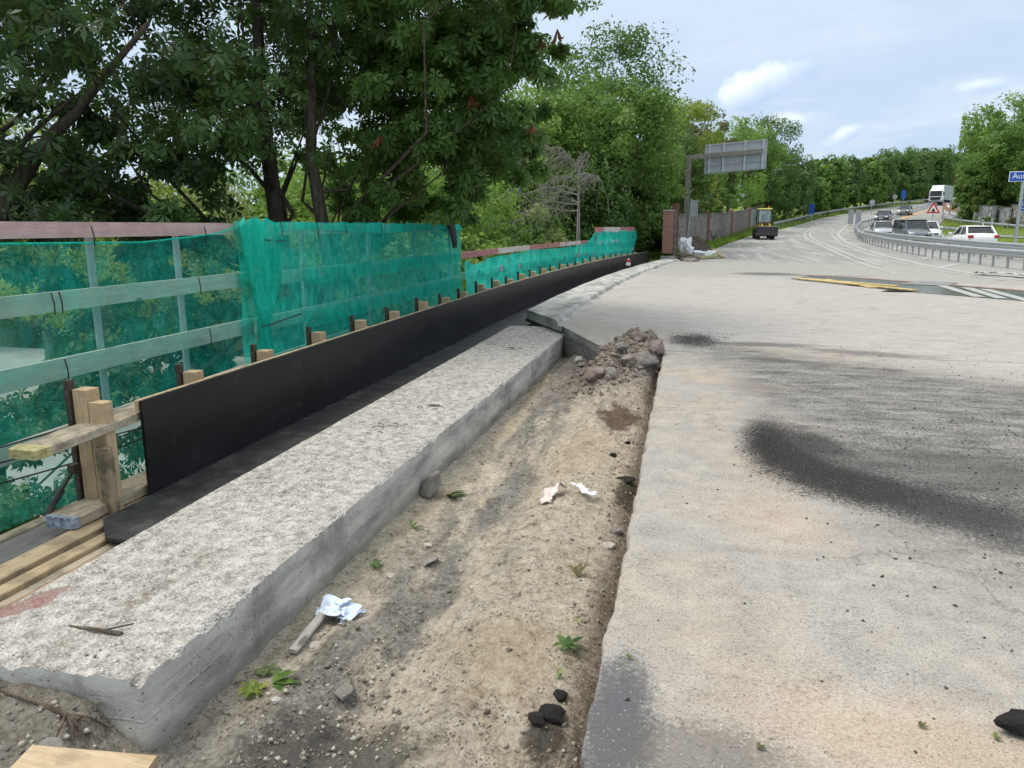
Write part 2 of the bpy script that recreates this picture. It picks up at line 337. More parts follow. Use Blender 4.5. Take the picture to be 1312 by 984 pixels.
def road():
    t = NT('milled_road_surface'); x, y = t.xyz()['X'], t.xyz()['Y']
    big = t.noise(.55, 5, .6); mid = t.noise(5, 7, .7); fine = t.noise(120, 4, .8); sp = t.noise(48, 5, .8)
    m2 = t.M('ADD', t.M('ADD', t.M('MULTIPLY', mid, .22), t.M('MULTIPLY', fine, .38)), t.M('MULTIPLY', sp, .40))
    base = t.ramp(m2, [(.40, (.13, .12, .11)), (.46, (.29, .27, .25)), (.52, (.375, .35, .325)), (.60, (.53, .50, .465))])
    warm = t.ramp(m2, [(.40, (.15, .12, .095)), (.46, (.315, .265, .215)), (.52, (.405, .345, .285)), (.60, (.55, .485, .41))])
    col = t.mix(t.M('MULTIPLY', t.smooth(t.M('ADD', big, t.M('MULTIPLY', mid, .25)), .52, .78), .8), base, warm)
    for c, r, k in (((.75, 2.35), (.6, .3), .8), ((.55, 4.2), (.4, .5), .5), ((.35, 8.2), (.35, .22), .6)):
        col = t.mix(t.M('MULTIPLY', t.spot(c, r, 0, (1.3, .1), .6, 5, .8), k), col, t.ramp(m2, [(.36, (.20, .145, .10)), (.5, (.46, .36, .27)), (.62, (.60, .49, .38))]))
    # pale milled strip on the bridge
    st1 = t.noise(5, 8, .72, t.map(t.pos(), (.5, 1.3, 1), rot=(0, 0, .12)), .8); st2 = t.noise(23, 6, .75, t.map(t.pos(), (.45, 1.4, 1), rot=(0, 0, -.1)))
    pm = t.M('ADD', t.M('ADD', t.M('MULTIPLY', st1, .35), t.M('MULTIPLY', st2, .35)), t.M('MULTIPLY', fine, .3))
    pale = t.ramp(pm, [(.38, (.22, .20, .188)), (.46, (.36, .332, .312)), (.54, (.425, .395, .372)), (.62, (.53, .50, .475))])
    pale = t.mix(t.M('MULTIPLY', t.smooth(t.noise(.9, 6, .65), .50, .64), .35), pale, t.ramp(pm, [(.36, (.22, .20, .19)), (.64, (.46, .43, .40))]))
    yw = t.M('ADD', y, t.M('MULTIPLY', t.M('SUBTRACT', t.noise(.7, 7, .65), .5), 3.4)); yw = t.M('ADD', yw, t.M('MULTIPLY', x, .72)); yw = t.M('ADD', yw, t.M('MULTIPLY', t.M('SUBTRACT', sp, .5), 2.))
    col = t.mix(t.smooth(yw, 10.9, 12.4), col, pale)
    # grey asphalt beyond the bridge
    tr = t.noise(1.6, 7, .65, t.map(t.pos(), (1.2, .10, 1)))
    asp = t.ramp(t.M('ADD', t.M('MULTIPLY', tr, .6), t.M('MULTIPLY', fine, .4)), [(.36, (.20, .20, .195)), (.5, (.30, .297, .285)), (.64, (.41, .402, .382))])
    pal2 = t.ramp(pm, [(.36, (.20, .19, .175)), (.5, (.34, .325, .30)), (.64, (.46, .44, .41))])
    yy = t.M('ADD', y, t.M('MULTIPLY', t.M('SUBTRACT', t.noise(.5, 6), .5), 5)); xq = t.M('MULTIPLY', x, -.25)
    col = t.mix(t.smooth(t.M('SUBTRACT', yy, xq), 24.5, 27.), col, pal2)
    col = t.mix(t.smooth(yy, 33, 40), col, asp)
    # grimy crushed zone on the right
    gx = t.M('SUBTRACT', t.M('ADD', x, t.M('MULTIPLY', y, .16)), t.M('MULTIPLY', t.noise(.9, 6, .65), 1.3)); gm = t.M('MULTIPLY', t.smooth(gx, .75, 1.7), t.smooth(t.M('ADD', y, t.M('MULTIPLY', x, .72)), 11.6, 10.4)); gm = t.M('MULTIPLY', gm, t.smooth(y, 2.6, 4.2))
    ga = t.noise(34, 6, .8, t.map(t.pos(), (1.5, .7, 1), rot=(0, 0, .5)), .6); gb = t.noise(3.2, 6, .7, t.map(t.pos(), (.7, 1.6, 1), rot=(0, 0, -.45)))
    gmix = t.M('ADD', t.M('MULTIPLY', ga, .6), t.M('MULTIPLY', gb, .4))
    gcol = t.ramp(gmix, [(.40, (.045, .043, .042)), (.49, (.19, .18, .17)), (.55, (.34, .322, .30)), (.64, (.50, .48, .455))])
    col = t.mix(t.M('MULTIPLY', gm, .93), col, t.mix(.22, gcol, (.06, .058, .056)))
    flow = t.noise(2.2, 7, .68, t.map(t.pos(), (.7, 2.4, 1), rot=(0, 0, -.35)), .5)
    dk = t.M('MULTIPLY', t.M('MULTIPLY', t.smooth(t.M('ADD', flow, t.M('MULTIPLY', t.M('SUBTRACT', fine, .5), .35)), .55, .64), t.smooth(x, .3, 1.3)), t.smooth(t.M('ADD', y, t.M('MULTIPLY', x, .72)), 12.2, 11.)); dk = t.M('MULTIPLY', dk, t.smooth(y, 4.6, 6.0)); col = t.mix(t.M('MULTIPLY', dk, .8), col, (.07, .067, .064))
    # powdery black dust: a compact blot with a curved tail
    for c, r, rot, k, kc, wp, gn in (((.72, 5.72), (.30, .95), 0., 1., (.020, .018, .017), .22, 1.1), ((.86, 5.25), (.26, .6), .1, 1., (.022, .020, .019), .25, 1.1), ((1.02, 5.85), (.26, .5), .3, .9, (.04, .037, .035), .25, 1.1), ((1.1, 4.95), (.62, .42), -.75, 1., (.026, .024, .023), .2, .9), ((1.45, 4.66), (.6, .36), -.6, .8, (.032, .03, .029), .25, 1.1), ((2.0, 4.4), (.9, .5), -.45, .55, (.04, .038, .036), .3, 1.3), ((2.7, 3.9), (1.0, .45), -.45, .4, (.055, .052, .05), .35, 1.4),
                        ((1.9, 5.4), (.9, .6), -.3, .6, (.06, .057, .054), .5, 1.6),
                        ((.15, 11.1), (.34, .7), 0, .95, (.045, .044, .043), .4, 1.2), ((1.0, 10.9), (.9, .22), 0, .7, (.09, .088, .084), .5, 1.3), ((2.3, 10.4), (.9, .25), -.3, .6, (.09, .088, .084), .5, 1.3), ((1.2, 9.6), (.5, .14), -.2, .6, (.07, .068, .066), .5, 1.2), ((2.7, 27.6), (1.2, .9), 0, .8, (.09, .09, .09), .4, 1.), ((4.4, 26.9), (1.6, .45), 0, .6, (.11, .11, .11), .4, 1.),
                        ((-.16, 2.25), (.14, .45), 0, .9, (.085, .09, .10), .3, 1.), ((.10, 2.15), (.35, .18), 0, .6, (.12, .11, .10), .6, 1.5), ((.75, 7.9), (.4, .12), 0, .5, (.22, .165, .12), .5, 1.2)):
        col = t.mix(t.M('MULTIPLY', t.spot(c, r, rot, (1.2, .5), wp, 4, gn*2.1), k), col, kc)
    spk = t.M('MULTIPLY', t.smooth(sp, .575, .62), t.smooth(t.noise(2.5, 5, .65), .34, .56)); col = t.mix(t.M('MULTIPLY', spk, .85), col, (.085, .078, .07))
    lt = t.smooth(t.noise(85, 3, .7), .62, .68); col = t.mix(t.M('MULTIPLY', t.M('MULTIPLY', lt, .5), t.smooth(y, 24, 16)), col, (.66, .63, .59))
    oil = t.smooth(t.noise(1.3, 7, .72, t.map(t.pos(), (.5, 1.6, 1))), .57, .70); col = t.mix(t.M('MULTIPLY', oil, .28), col, (.15, .135, .12))
    wp_ = t.N('ShaderNodeVectorMath', {0: t.pos(), 1: t.N('ShaderNodeTexNoise', {'Vector': t.pos(), 'Scale': 2.2, 'Detail': 6.}).outputs['Color']}, operation='ADD').outputs[0]
    ce = t.N('ShaderNodeTexVoronoi', {'Vector': wp_, 'Scale': .42}, feature='DISTANCE_TO_EDGE').outputs['Distance']; ck = t.M('MULTIPLY', t.smooth(ce, .0055, .002), t.smooth(t.noise(1.1, 4), .46, .54)); col = t.mix(t.M('MULTIPLY', ck, .35), col, (.085, .078, .07))
    h = t.M('ADD', t.M('MULTIPLY', fine, .6), t.M('MULTIPLY', t.M('MULTIPLY', ga, gm), 1.2)); h = t.M('SUBTRACT', h, ck); h = t.M('ADD', h, t.M('MULTIPLY', sp, .5))
    return t.out(col, .92, t.bump(h, .45, .008), 0, .2)
M['road'] = road()
M['asphalt'] = simple('ramp_asphalt', (.22, .22, .215), .9, 0, .2, 2.5, .2)
M['line'] = simple('white_road_paint', (.40, .395, .375), .85, 0, .3, 3)
M['orange_line'] = simple('orange_road_paint', (.62, .28, .06), .7, 0, .15, 3)
def grass_ground():
    t = NT('grassy_ground'); a = t.noise(.5, 6, .6); b = t.noise(9, 5, .7)
    col = t.ramp(t.M('ADD', t.M('MULTIPLY', a, .5), t.M('MULTIPLY', b, .5)), [(.36, (.07, .12, .022)), (.5, (.15, .215, .042)), (.64, (.26, .28, .08))])
    z = t.xyz()['Z']; soil = t.ramp(b, [(.3, (.025, .03, .015)), (.7, (.075, .075, .04))]); col = t.mix(t.smooth(z, -2., -3.), col, soil)
    return t.out(col, .95, t.bump(b, .8, .1), 0, .1)
M['ground'] = grass_ground()
def leafmat(name, c1, c2, rough=.5, trans=.42, spec=.35):
    t = NT(name); a = t.N('ShaderNodeAttribute', attribute_name='tint').outputs['Fac']
    col = t.ramp(a, [(.05, c1), (.95, c2)])
    p = t.N('ShaderNodeBsdfPrincipled', {'Base Color': col, 'Roughness': rough, 'Specular IOR Level': spec})
    lt = t.mix(.5, col, (.16, .24, .03), 'ADD')
    tr = t.N('ShaderNodeBsdfTranslucent', {'Color': lt})
    mx = t.N('ShaderNodeMixShader', {0: trans, 1: p.outputs[0], 2: tr.outputs[0]})
    t.N('ShaderNodeOutputMaterial', {'Surface': mx.outputs[0]}); return t.mat
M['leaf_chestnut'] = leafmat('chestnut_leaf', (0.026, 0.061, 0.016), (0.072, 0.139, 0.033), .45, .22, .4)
M['leaf_chestnut_light'] = leafmat('lit_chestnut_leaf', (0.050, 0.112, 0.024), (0.132, 0.232, 0.053), .45, .42, .35)  # brighter copy: light coming through the right-hand crown put into the leaf colour
M['leaf_mid'] = leafmat('mid_green_leaf', (0.065, 0.137, 0.029), (0.193, 0.301, 0.070))
M['leaf_bright'] = leafmat('bright_green_leaf', (0.098, 0.186, 0.032), (0.256, 0.381, 0.080))
M['leaf_yellow'] = leafmat('yellow_green_leaf', (0.138, 0.203, 0.029), (0.324, 0.380, 0.073))
M['leaf_dark'] = leafmat('dark_green_leaf', (0.041, 0.094, 0.026), (0.131, 0.216, 0.060))
M['leaf_far'] = leafmat('distant_leaf', (0.058, 0.122, 0.040), (0.154, 0.244, 0.082))
M['leaf_brown'] = leafmat('brownish_leaf', (0.090, 0.090, 0.045), (0.210, 0.180, 0.090))
M['leaf_dead'] = leafmat('withered_leaf', (0.135, 0.045, 0.022), (0.300, 0.105, 0.053), .8, .15)
M['leaf_grey'] = leafmat('grey_green_leaf', (0.116, 0.157, 0.058), (0.281, 0.321, 0.141))
M['grass'] = leafmat('grass_blade', (.10, .18, .025), (.27, .36, .06), .6, .3, .2)
def bark(name, c): 
    t = NT(name); n = t.noise(22, 5, .65, t.map(t.pos(), (1, 1, .18)))
    return t.out(t.ramp(n, [(.35, [x*.5 for x in c]), (.65, [x*1.4 for x in c])]), .95, t.bump(n, .8, .03), 0, .1)
M['bark'] = bark('dark_bark', (.06, .05, .04)); M['bark_brown'] = bark('brown_bark', (.12, .095, .072)); M['bark_grey'] = bark('pale_dead_bark', (.24, .225, .20))
def netmat(name, cover, dark=(.006, .40, .30), light=(.045, .72, .58), vert=False, var=1.):
    t = NT(name); q = t.pos()
    n = t.noise(1.8, 5, .6, t.map(q, (1, .8, .8))); f = t.noise(7, 6, .68, t.map(q, (1, 1.6, .28) if vert else (1, 1.2, .7)), .6); g = t.noise(70, 3, .7, t.map(q, (1, 1, .35)))
    w = t.N('ShaderNodeTexWave', {'Vector': q, 'Scale': 30., 'Distortion': .8, 'Detail': 2.}, bands_direction='Z').outputs['Fac']
    w2 = t.N('ShaderNodeTexWave', {'Vector': q, 'Scale': 30., 'Distortion': .8, 'Detail': 2.}, bands_direction='Y').outputs['Fac']
    a = t.M('ADD', cover, t.M('MULTIPLY', t.M('SUBTRACT', n, .5), .35*var)); a = t.M('ADD', a, t.M('MULTIPLY', t.M('SUBTRACT', f, .5), .35*var)); a = t.M('ADD', a, t.M('MULTIPLY', t.M('SUBTRACT', g, .5), .22))
    a = t.M('ADD', a, t.M('MULTIPLY', t.M('SUBTRACT', t.M('MAXIMUM', w, w2), .75), .16), clamp=True)
    col = t.ramp(t.M('ADD', t.M('MULTIPLY', f, .6), t.M('MULTIPLY', g, .4)), [(.36, dark), (.62, light)])
    col = t.mix(t.M('MULTIPLY', t.smooth(t.noise(2.7, 7, .7), .54, .68), .28), col, (.42, .50, .44))
    d = t.N('ShaderNodeBsdfDiffuse', {'Color': col}); tr = t.N('ShaderNodeBsdfTranslucent', {'Color': col})
    s = t.N('ShaderNodeMixShader', {0: .42, 1: d.outputs[0], 2: tr.outputs[0]})
    tp = t.N('ShaderNodeBsdfTransparent', {'Color': (.93, 1., .98)})
    s2 = t.N('ShaderNodeMixShader', {0: a, 1: tp.outputs[0], 2: s.outputs[0]})
    t.N('ShaderNodeOutputMaterial', {'Surface': s2.outputs[0]}); return t.mat
M['net_thin'] = netmat('thin_green_netting', .25); M['net_mid'] = netmat('green_netting', .62); M['net_dense'] = netmat('dense_green_netting', .80, (.01, .50, .40), (.06, .85, .70), True)  # dense net: sunlight on the far fence put into its lighter colours
M['net_fold'] = netmat('folded_green_netting', .86, vert=True, var=.7)
def water():
    t = NT('muddy_water'); n = t.noise(1.5, 4)
    return t.out(t.ramp(n, [(.3, (.06, .058, .035)), (.7, (.16, .15, .10))]), .18, t.bump(t.noise(6, 4), .1, .01), 0, .5)
M['puddle'] = water()
def brick():
    t = NT('red_brick'); b = t.N('ShaderNodeTexBrick', {'Vector': t.map(t.pos(), rot=(PI/2, 0, 0)), 'Scale': 4., 'Color1': (.22, .075, .05, 1), 'Color2': (.30, .12, .085, 1), 'Mortar': (.34, .31, .28, 1), 'Mortar Size': .018, 'Brick Width': 1., 'Row Height': .3})
    col = t.mix(.35, b.outputs['Color'], t.ramp(t.noise(12, 5), [(.3, (.12, .06, .05)), (.7, (.45, .30, .25))]))
    return t.out(col, .92, t.bump(b.outputs['Fac'], -.4, .01), 0, .15)
M['brick'] = brick()
M['fence_panel'] = concrete_side('weathered_fence_concrete', (.205, .185, .165), False)
M['graffiti'] = None
def graffiti(name, seedx, base=(.36, .36, .35)):
    t = NT(name); q = t.map(t.pos(), (1, 1, 1), (seedx, 0, 0)); n = t.noise(1.3, 5, .6, q, 1.5)
    col = t.ramp(n, [(.35, [x*.6 for x in base]), (.5, base), (.62, (.52, .52, .53))])
    col = t.mix(t.M('MULTIPLY', t.smooth(t.M('ABSOLUTE', t.M('SUBTRACT', t.noise(.9, 2, .5, q, 3.), .5)), .03, .012), .8), col, (.06, .065, .09))
    return t.out(col, .85)
M['graffiti'] = graffiti('painted_wall', 3.)
M['sign_blue'] = simple('sign_blue', (.012, .085, .42), .4, 0, .06); M['sign_white'] = simple('sign_white', (.78, .79, .80), .45, 0, .04)
M['sign_red'] = simple('sign_red', (.50, .02, .025), .4, 0, .06); M['sign_back'] = simple('sign_back_aluminium', (.36, .39, .40), .5, .25, .10, 2)
M['black'] = simple('black_plastic', (.015, .015, .016), .5)
M['pole'] = simple('painted_pole', (.20, .19, .16), .65, .2, .25, 5)

# ================================================================ setting
def lat(tab, y): return np.interp(y, [a for a, _ in tab], [b for _, b in tab])
LEFT = [(37.5, .2), (42.6, .6), (60, 2.8), (76, 5.6), (92.5, 10.2), (121.8, 18.8), (146, 28.9), (172, 41.4), (198, 55), (240, 80), (300, 120), (400, 205)]
RIGHT = [(-8, 20), (45, 20), (60, 20.5), (70, 21.3), (82, 24), (96, 27.5), (117, 34), (123, 37), (160, 54), (200, 77), (250, 108), (300, 143), (400, 226)]
# one sheet of ground: low under and beside the bridge, level with the road behind it
gx = np.unique(np.concatenate([np.linspace(-500, -30, 24), np.linspace(-30, 60, 91), np.linspace(60, 700, 30)]))
gy = np.unique(np.concatenate([np.linspace(-80, 30, 40), np.linspace(30, 45, 31), np.linspace(45, 200, 78), np.linspace(200, 900, 40)]))
X, Y = np.meshgrid(gx, gy)
lo = -5.2+fbm(xy(X*.12, Y*.12), 3)*.35
t_ = np.clip((Y-36.6)/1.6, 0, 1); hi = rise(Y)-.07+np.where((X < lat(LEFT, Y)-1.5) | (X > lat(RIGHT, Y)+2.), fbm(xy(X*.2, Y*.2), 3, 5)*.12, 0)
k = np.clip((lat(LEFT, Y)-X-3)/14., 0, 1); hi = hi-k*k*2.2
Z = lo*(1-t_)+hi*t_
tag(np_mesh('ground', np.stack([X, Y, Z], -1).reshape(-1, 3), gridq(len(gy), len(gx)), M['ground'], smooth=True), kind='structure')
# pale street and yard far below, seen in scraps through the netting
M['yard'] = simple('pale_yard_paving', (.24, .25, .24), .9, 0, .2, .6)
b = MB(); b.add([(-40, -5, -4.7), (-9, -5, -4.7), (-9, 33, -4.7), (-40, 33, -4.7)], [(0, 1, 2, 3)]); tag(b.build('street', M['yard']), kind='structure')

# near slab with a ragged left edge
ny = 420; ys = np.linspace(-3, 10.06, ny)
edge = -.24+fbm(np.stack([ys*2.2, ys*0, ys*0], -1), 4, 3)*.009+fbm(np.stack([ys*9, ys*0, ys*0+3], -1), 4, 8, .7)*.009
cols = [0, .008, .03, .08, .2, .4, .8, 1.4, 2.2, 3.2, 4.5, 7, 11, 20]
V = []
dn = fbm(xy(ys*5, ys*0), 3, 9)*.03
V.append(np.stack([edge-.02+dn, ys, ys*0-.46], -1)); V.append(np.stack([edge+.01+dn*.6, ys, ys*0-.20], -1)); V.append(np.stack([edge-.004+dn*.2, ys, ys*0-.05], -1))
for i, c in enumerate(cols):
    zz = fbm(xy(ys*1.5, ys*0+c*1.5), 3, 4)*.006*(1 if c > .02 else 0)-(0.014 if i == 0 else (.004 if i == 1 else 0))
    V.append(np.stack([edge+c, ys, zz], -1))
V = np.stack(V, 1)
tag(np_mesh('concrete_slab', V.reshape(-1, 3), gridq(ny, V.shape[1]), M['road'], smooth=True), kind='structure')
# far deck and the road
def y0(x): return np.where(x < -1.02, 10.062+(-1.02-x)*2.2, 10.062)
rows = np.unique(np.concatenate([np.linspace(0, 1, 60)**1.3*28])) ; rows = np.concatenate([rows+10.062, np.linspace(39, 200, 110), np.linspace(205, 420, 40)])
V = []
cc = np.concatenate([np.linspace(0, .12, 14), np.linspace(.15, 1, 26)])
for r_ in rows:
    xl = -1.95+bend(r_) if r_ < 37.5 else float(lat(LEFT, r_))
    if 37.5 <= r_ < 39: xl = float(lat(LEFT, r_))
    xr = float(lat(RIGHT, r_)); xs = xl+(xr-xl)*cc
    yy = np.full_like(xs, r_)
    if r_ < 37: yy = y0(xs)+(r_-10.062)/(37-10.062)*(37-y0(xs))
    V.append(np.stack([xs, yy, rise(yy)+np.where(xs < -1.0+bend(r_), .03*np.clip((-1.0+bend(r_)-xs)/.9, 0, 1), 0)*(1. if r_ < 36 else 0)], -1))
V = np.array(V)
tag(np_mesh('road', V.reshape(-1, 3), gridq(len(rows), len(cc)), M['road'], smooth=True), kind='structure')
# front edge of the far deck, its body, the abutment
b = MB(); fr = [(-1.96, 12.13), (-1.02, 10.066), (-.26, 10.066)]
for (xa, ya), (xb, yb) in zip(fr, fr[1:]):
    b.add([(xa, ya+.004, .03 if xa < -1.5 else -.002), (xb, yb+.004, -.002), (xb, yb+.05, -.13), (xa, ya+.05, -.10)], [(0, 1, 2, 3)])
    b.add([(xa, ya+.05, -.10), (xb, yb+.05, -.13), (xb, yb+.6, -.13), (xa, ya+.6, -.10)], [(0, 1, 2, 3)])
b.build('slab_edge', M['conc_plain']); tag(bpy.data.objects['slab_edge'], kind='structure')
b = MB(); b.box((5.3, 17.2, -.75), (16.4, 41.6, .5)); tag(b.build('bridge_deck', M['conc_dark']), kind='structure')
b = MB(); b.box((6, 37.2, -2.9), (24, .8, 5.2)); tag(b.build('abutment', M['conc_dark']), kind='structure')
b = MB(); b.box((3.3, 24.4, -.3), (9.2, 24.6, .36)); b.box((-1.2, 37, -.35), (4, 1.6, .5)); tag(b.build('deck_core', M['conc_dark']), kind='structure')

# trench soil
nx, ny = 200, 620; xs = np.linspace(-3.7, -.2, nx); ys = np.linspace(-.6, 12.4, ny); X, Y = np.meshgrid(xs, ys)
bl = np.clip((X+1.65)/.55, 0, 1); base = np.interp(Y, [0, 5, 7, 8.5, 10, 11.5, 12.4], [-.39, -.385, -.37, -.34, -.28, -.24, -.22])*bl-.435*(1-bl)
n1 = fbm(xy(X*1.3, Y*.55), 4, 21)*.040+.022*np.sin(X*11+fbm(xy(X*1.5, Y*.9), 3, 29)*2.2)*np.clip(fbm(xy(X*.9, Y*.5), 2, 30)+.5, 0, 1)+fbm(xy(X*5, Y*4), 4, 22)*.030+np.abs(fbm(xy(X*11, Y*10), 3, 25))*.032*np.clip(fbm(xy(X*1.2, Y*.8), 2, 26)+.55, 0, 1)+fbm(xy(X*22, Y*22), 3, 23)*.014
rut = -.06*np.exp(-((X+1.15+.12*np.sin(Y*.6))/.16)**2)+.05*np.exp(-((X+.78+.1*np.sin(Y*.8+1))/.2)**2)
pile = .33*np.exp(-(((X+.56)/.42)**4+((Y-10.15)/1.05)**4))+.24*np.exp(-(((X+.92)/.32)**2+((Y-9.2)/.5)**2))+.09*np.exp(-(((X+.6)/.3)**2+((Y-8.6)/.5)**2))
pile = pile*(1+.16*fbm(xy(X*4, Y*3), 3, 31))+np.clip(pile/.25, 0, 1)*fbm(xy(X*12, Y*10), 3, 33)*.030
side = -.05*np.exp(-((X+.25)/.12)**2); n1 = n1*(1-.6*np.exp(-((X+1.93)/.2)**2)); pile = pile*np.clip((X+1.5)/.4, 0, 1)
Zt = base+n1*(1+1.2*np.clip((Y-8)/1.5, 0, 1))+rut+pile+side
wl = np.clip((-1.86-X)/.28, 0, 1)*np.clip((2.32-Y)/.12, 0, 1)
mound = -.165-.12*np.clip((2.2-Y)/.9, 0, 1)+fbm(xy(X*4, Y*4), 4, 41)*.035-.12*np.exp(-((X+2.0)/.16)**2)*np.clip((Y-1.6)/.6, 0, 1)
Zt = Zt*(1-wl)+mound*wl
Zt = np.where((X < -1.97) & (Y > 2.36), -.44, Zt)
def soil_z(x, y):
    i = min(ny-1, max(0, int(round((y+.6)/13.*(ny-1))))); j = min(nx-1, max(0, int(round((x+3.7)/3.5*(nx-1))))); return float(Zt[i, j])
tag(np_mesh('trench_ground', np.stack([X, Y, Zt], -1).reshape(-1, 3), gridq(ny, nx), M['dirt'], smooth=True), kind='structure')

# old concrete beam left standing beside the trench
nx2, ny2 = 76, 760; xs = np.linspace(-2.93, -1.94, nx2); ys = np.linspace(2.2, 12.75, ny2); X, Y = np.meshgrid(xs, ys)
Zb = -.088+fbm(xy(X*1.6, Y*1.2), 3, 51)*.008+(fbm(xy(X*9, Y*9), 4, 52)*.009+fbm(xy(X*30, Y*30), 2, 53)*.006)*np.clip((-1.94-X)/.05+.2, 0, 1)*np.clip((X+2.93)/.04+.25, 0, 1)
chip = np.clip(1-np.abs(X+1.94)/.035, 0, 1)*np.clip(fbm(xy(X*0, Y*4.5), 5, 55, .65)-.05, 0, 1)*.055+np.clip(1-np.abs(Y-2.2)/.07, 0, 1)*np.clip(fbm(xy(X*7, Y*0), 4, 57, .65)+.25, 0, 1)*.030
Zb = Zb-chip
Xj = X+np.where(np.isclose(X, -1.94), fbm(xy(X*0, Y*3), 3, 58)*.006, 0)
Xj = Xj+.10*np.clip((Y-5)/7.3, 0, 1)*(X+2.93)/.99; top = np.stack([Xj, Y, Zb], -1)
Vb = top.reshape(-1, 3).tolist(); Qb = gridq(ny2, nx2).tolist(); mi = [0]*len(Qb)
ring = [(0, j) for j in range(nx2)]+[(i, nx2-1) for i in range(1, ny2)]+[(ny2-1, j) for j in range(nx2-2, -1, -1)]+[(i, 0) for i in range(ny2-2, 0, -1)]
lowr = []
for i, j in ring:
    lowr.append(len(Vb)); p = top[i, j]; Vb.append([p[0], p[1]+(.015 if i == 0 else 0), -.62])
n = len(ring)
for q in range(n):
    a = ring[q]; c = ring[(q+1) % n]
    Qb.append([a[0]*nx2+a[1], lowr[q], lowr[(q+1) % n], c[0]*nx2+c[1]]); mi.append(1)
o = np_mesh('concrete_beam', Vb, Qb, [M['conc_top'], M['conc_side']], mi=mi); tag(o, 'long grey concrete beam with a rough hacked top beside the soil trench', 'concrete beam')
o.data.polygons.foreach_set('use_smooth', [m == 0 for m in mi])

# raised kerb cap of the far deck
t = thing('bridge_kerb', 'pale concrete kerb capping the bridge edge beyond the broken beam end', 'kerb', (0, 0, 0))
pts = np.linspace(0, 1, 40); prof = [(-2.8, -.05), (-2.795, .10), (-2.78, .112), (-2.06, .112), (-2.035, .10), (-1.99, .035), (-1.9, .025), (-1.9, -.06)]
rings = []
for q in pts:
    r = []
    for (px, pz) in prof:
        ys_ = 13.5+(-2.79-px)*-(-1.75) if False else 13.5-(px+2.79)*1.75
        yv = ys_+q*(36.3-ys_); r.append((px+bend(yv), yv, pz+.004*math.sin(yv*9+px*30)))
    rings.append(r)
b = MB(); b.loft(rings); b.build('kerb_top', M['conc_plain'], t)
b = MB(); rings = []
for q in np.linspace(0, 1, 24):
    r = []
    for px, pz in ((-2.84, -.10), (-2.84, -.052), (-1.95, -.064), (-1.95, -.10)):
        ys_ = 13.55-(px+2.79)*1.75-.05; yv = ys_+q*(36-ys_); r.append((px+bend(yv), yv, pz))
    rings.append(r)
b.loft(rings); b.build('sealing_strip', M['dark_steel'], t)
b = MB(); b.prism([(-2.72, 13.75), (-1.9, 12.35), (-1.9, 16), (-2.72, 16)], -.44, -.101, 'Z'); b.build('support', M['conc_dark'], t)
b = MB(); b.add([(-1.93, 11.95, -.42), (-1.08, 10.2, -.42), (-1.08, 10.2, -.10), (-1.93, 11.95, -.07), (-1.78, 12.1, -.42), (-.9, 10.35, -.42), (-.9, 10.35, -.10), (-1.78, 12.1, -.07)], [(0, 1, 2, 3), (4, 7, 6, 5), (3, 2, 6, 7), (1, 5, 6, 2), (0, 3, 7, 4)])
tag(b.build('concrete_block', M['conc_dark']), 'dark concrete block wedged under the oblique slab end', 'concrete block')
b = MB(); b.bar((-1.04, 10.02, -.10), (-.62, 10.0, -.02), .012, .26); tag(b.build('black_board', M['black_panel']), 'small black board standing at the slab end above the rubble', 'board')

# painted lines, all thin sheets on the road
def smooth_pts(pts, n=90):
    pts = np.array(pts, float); s = np.concatenate([[0], np.cumsum(np.hypot(*np.diff(pts, axis=0).T))]); q = np.linspace(0, s[-1], n)
    k = np.array([np.interp(q, s, pts[:, i]) for i in (0, 1)]).T
    for _ in range(int(n*.08)): k[1:-1] = (k[:-2]+2*k[1:-1]+k[2:])/4
    return k
def ribbon(name, pts, w, z, m, n=90, rough_edge=0., kind='structure', raw=False):
    k = np.array(pts, float) if raw else smooth_pts(pts, n); d = np.gradient(k, axis=0); d /= np.linalg.norm(d, axis=1)[:, None]; nr = np.stack([d[:, 1], -d[:, 0]], 1)
    w = np.full(len(k), w) if not hasattr(w, '__len__') else np.interp(np.linspace(0, 1, len(k)), np.linspace(0, 1, len(w)), w)
    e = RNG.normal(0, rough_edge, (len(k), 2))
    a = k+nr*(w[:, None]/2+e[:, :1]); c = k-nr*(w[:, None]/2+e[:, 1:])
    V = np.concatenate([np.column_stack([a, rise(a[:, 1])+z]), np.column_stack([c, rise(c[:, 1])+z])]); m_ = len(k)
    Q = [(i, i+1, m_+i+1, m_+i) for i in range(m_-1)]
    return tag(np_mesh(name, V, Q, m), kind=kind)
G2 = lambda *p: [atg(u, v)[:2] for u, v in p]
EDGE = [(11.5, 18.6), (10.4, 22.6), (9.9, 25.7), (9.55, 28.7), (9.7, 34.5), (10.4, 45.3), (11.8, 62.4), (14.4, 81.8), (18.4, 100), (22.8, 114.7), (31, 135), (46, 170)]
ribbon('edge_line', EDGE, [.30, .26, .22, .2, .18, .18], .008, M['line'], 140, .012)
ribbon('edge_line', [(x-.55, y) for x, y in EDGE[2:8]], .13, .008, M['line'], 80, .008)
ribbon('lane_line', G2((1150, 352), (1110, 340), (1060, 318), (1032, 305), (1030, 298), (1045, 290), (1070, 284), (1120, 274), (1160, 266)), .16, .008, M['line'], 110, .01)
ribbon('lane_line', [(x+.5, y) for x, y in G2((1110, 340), (1060, 318), (1032, 305), (1030, 298), (1045, 290), (1070, 284), (1120, 274), (1160, 266))], .16, .008, M['line'], 110, .01)
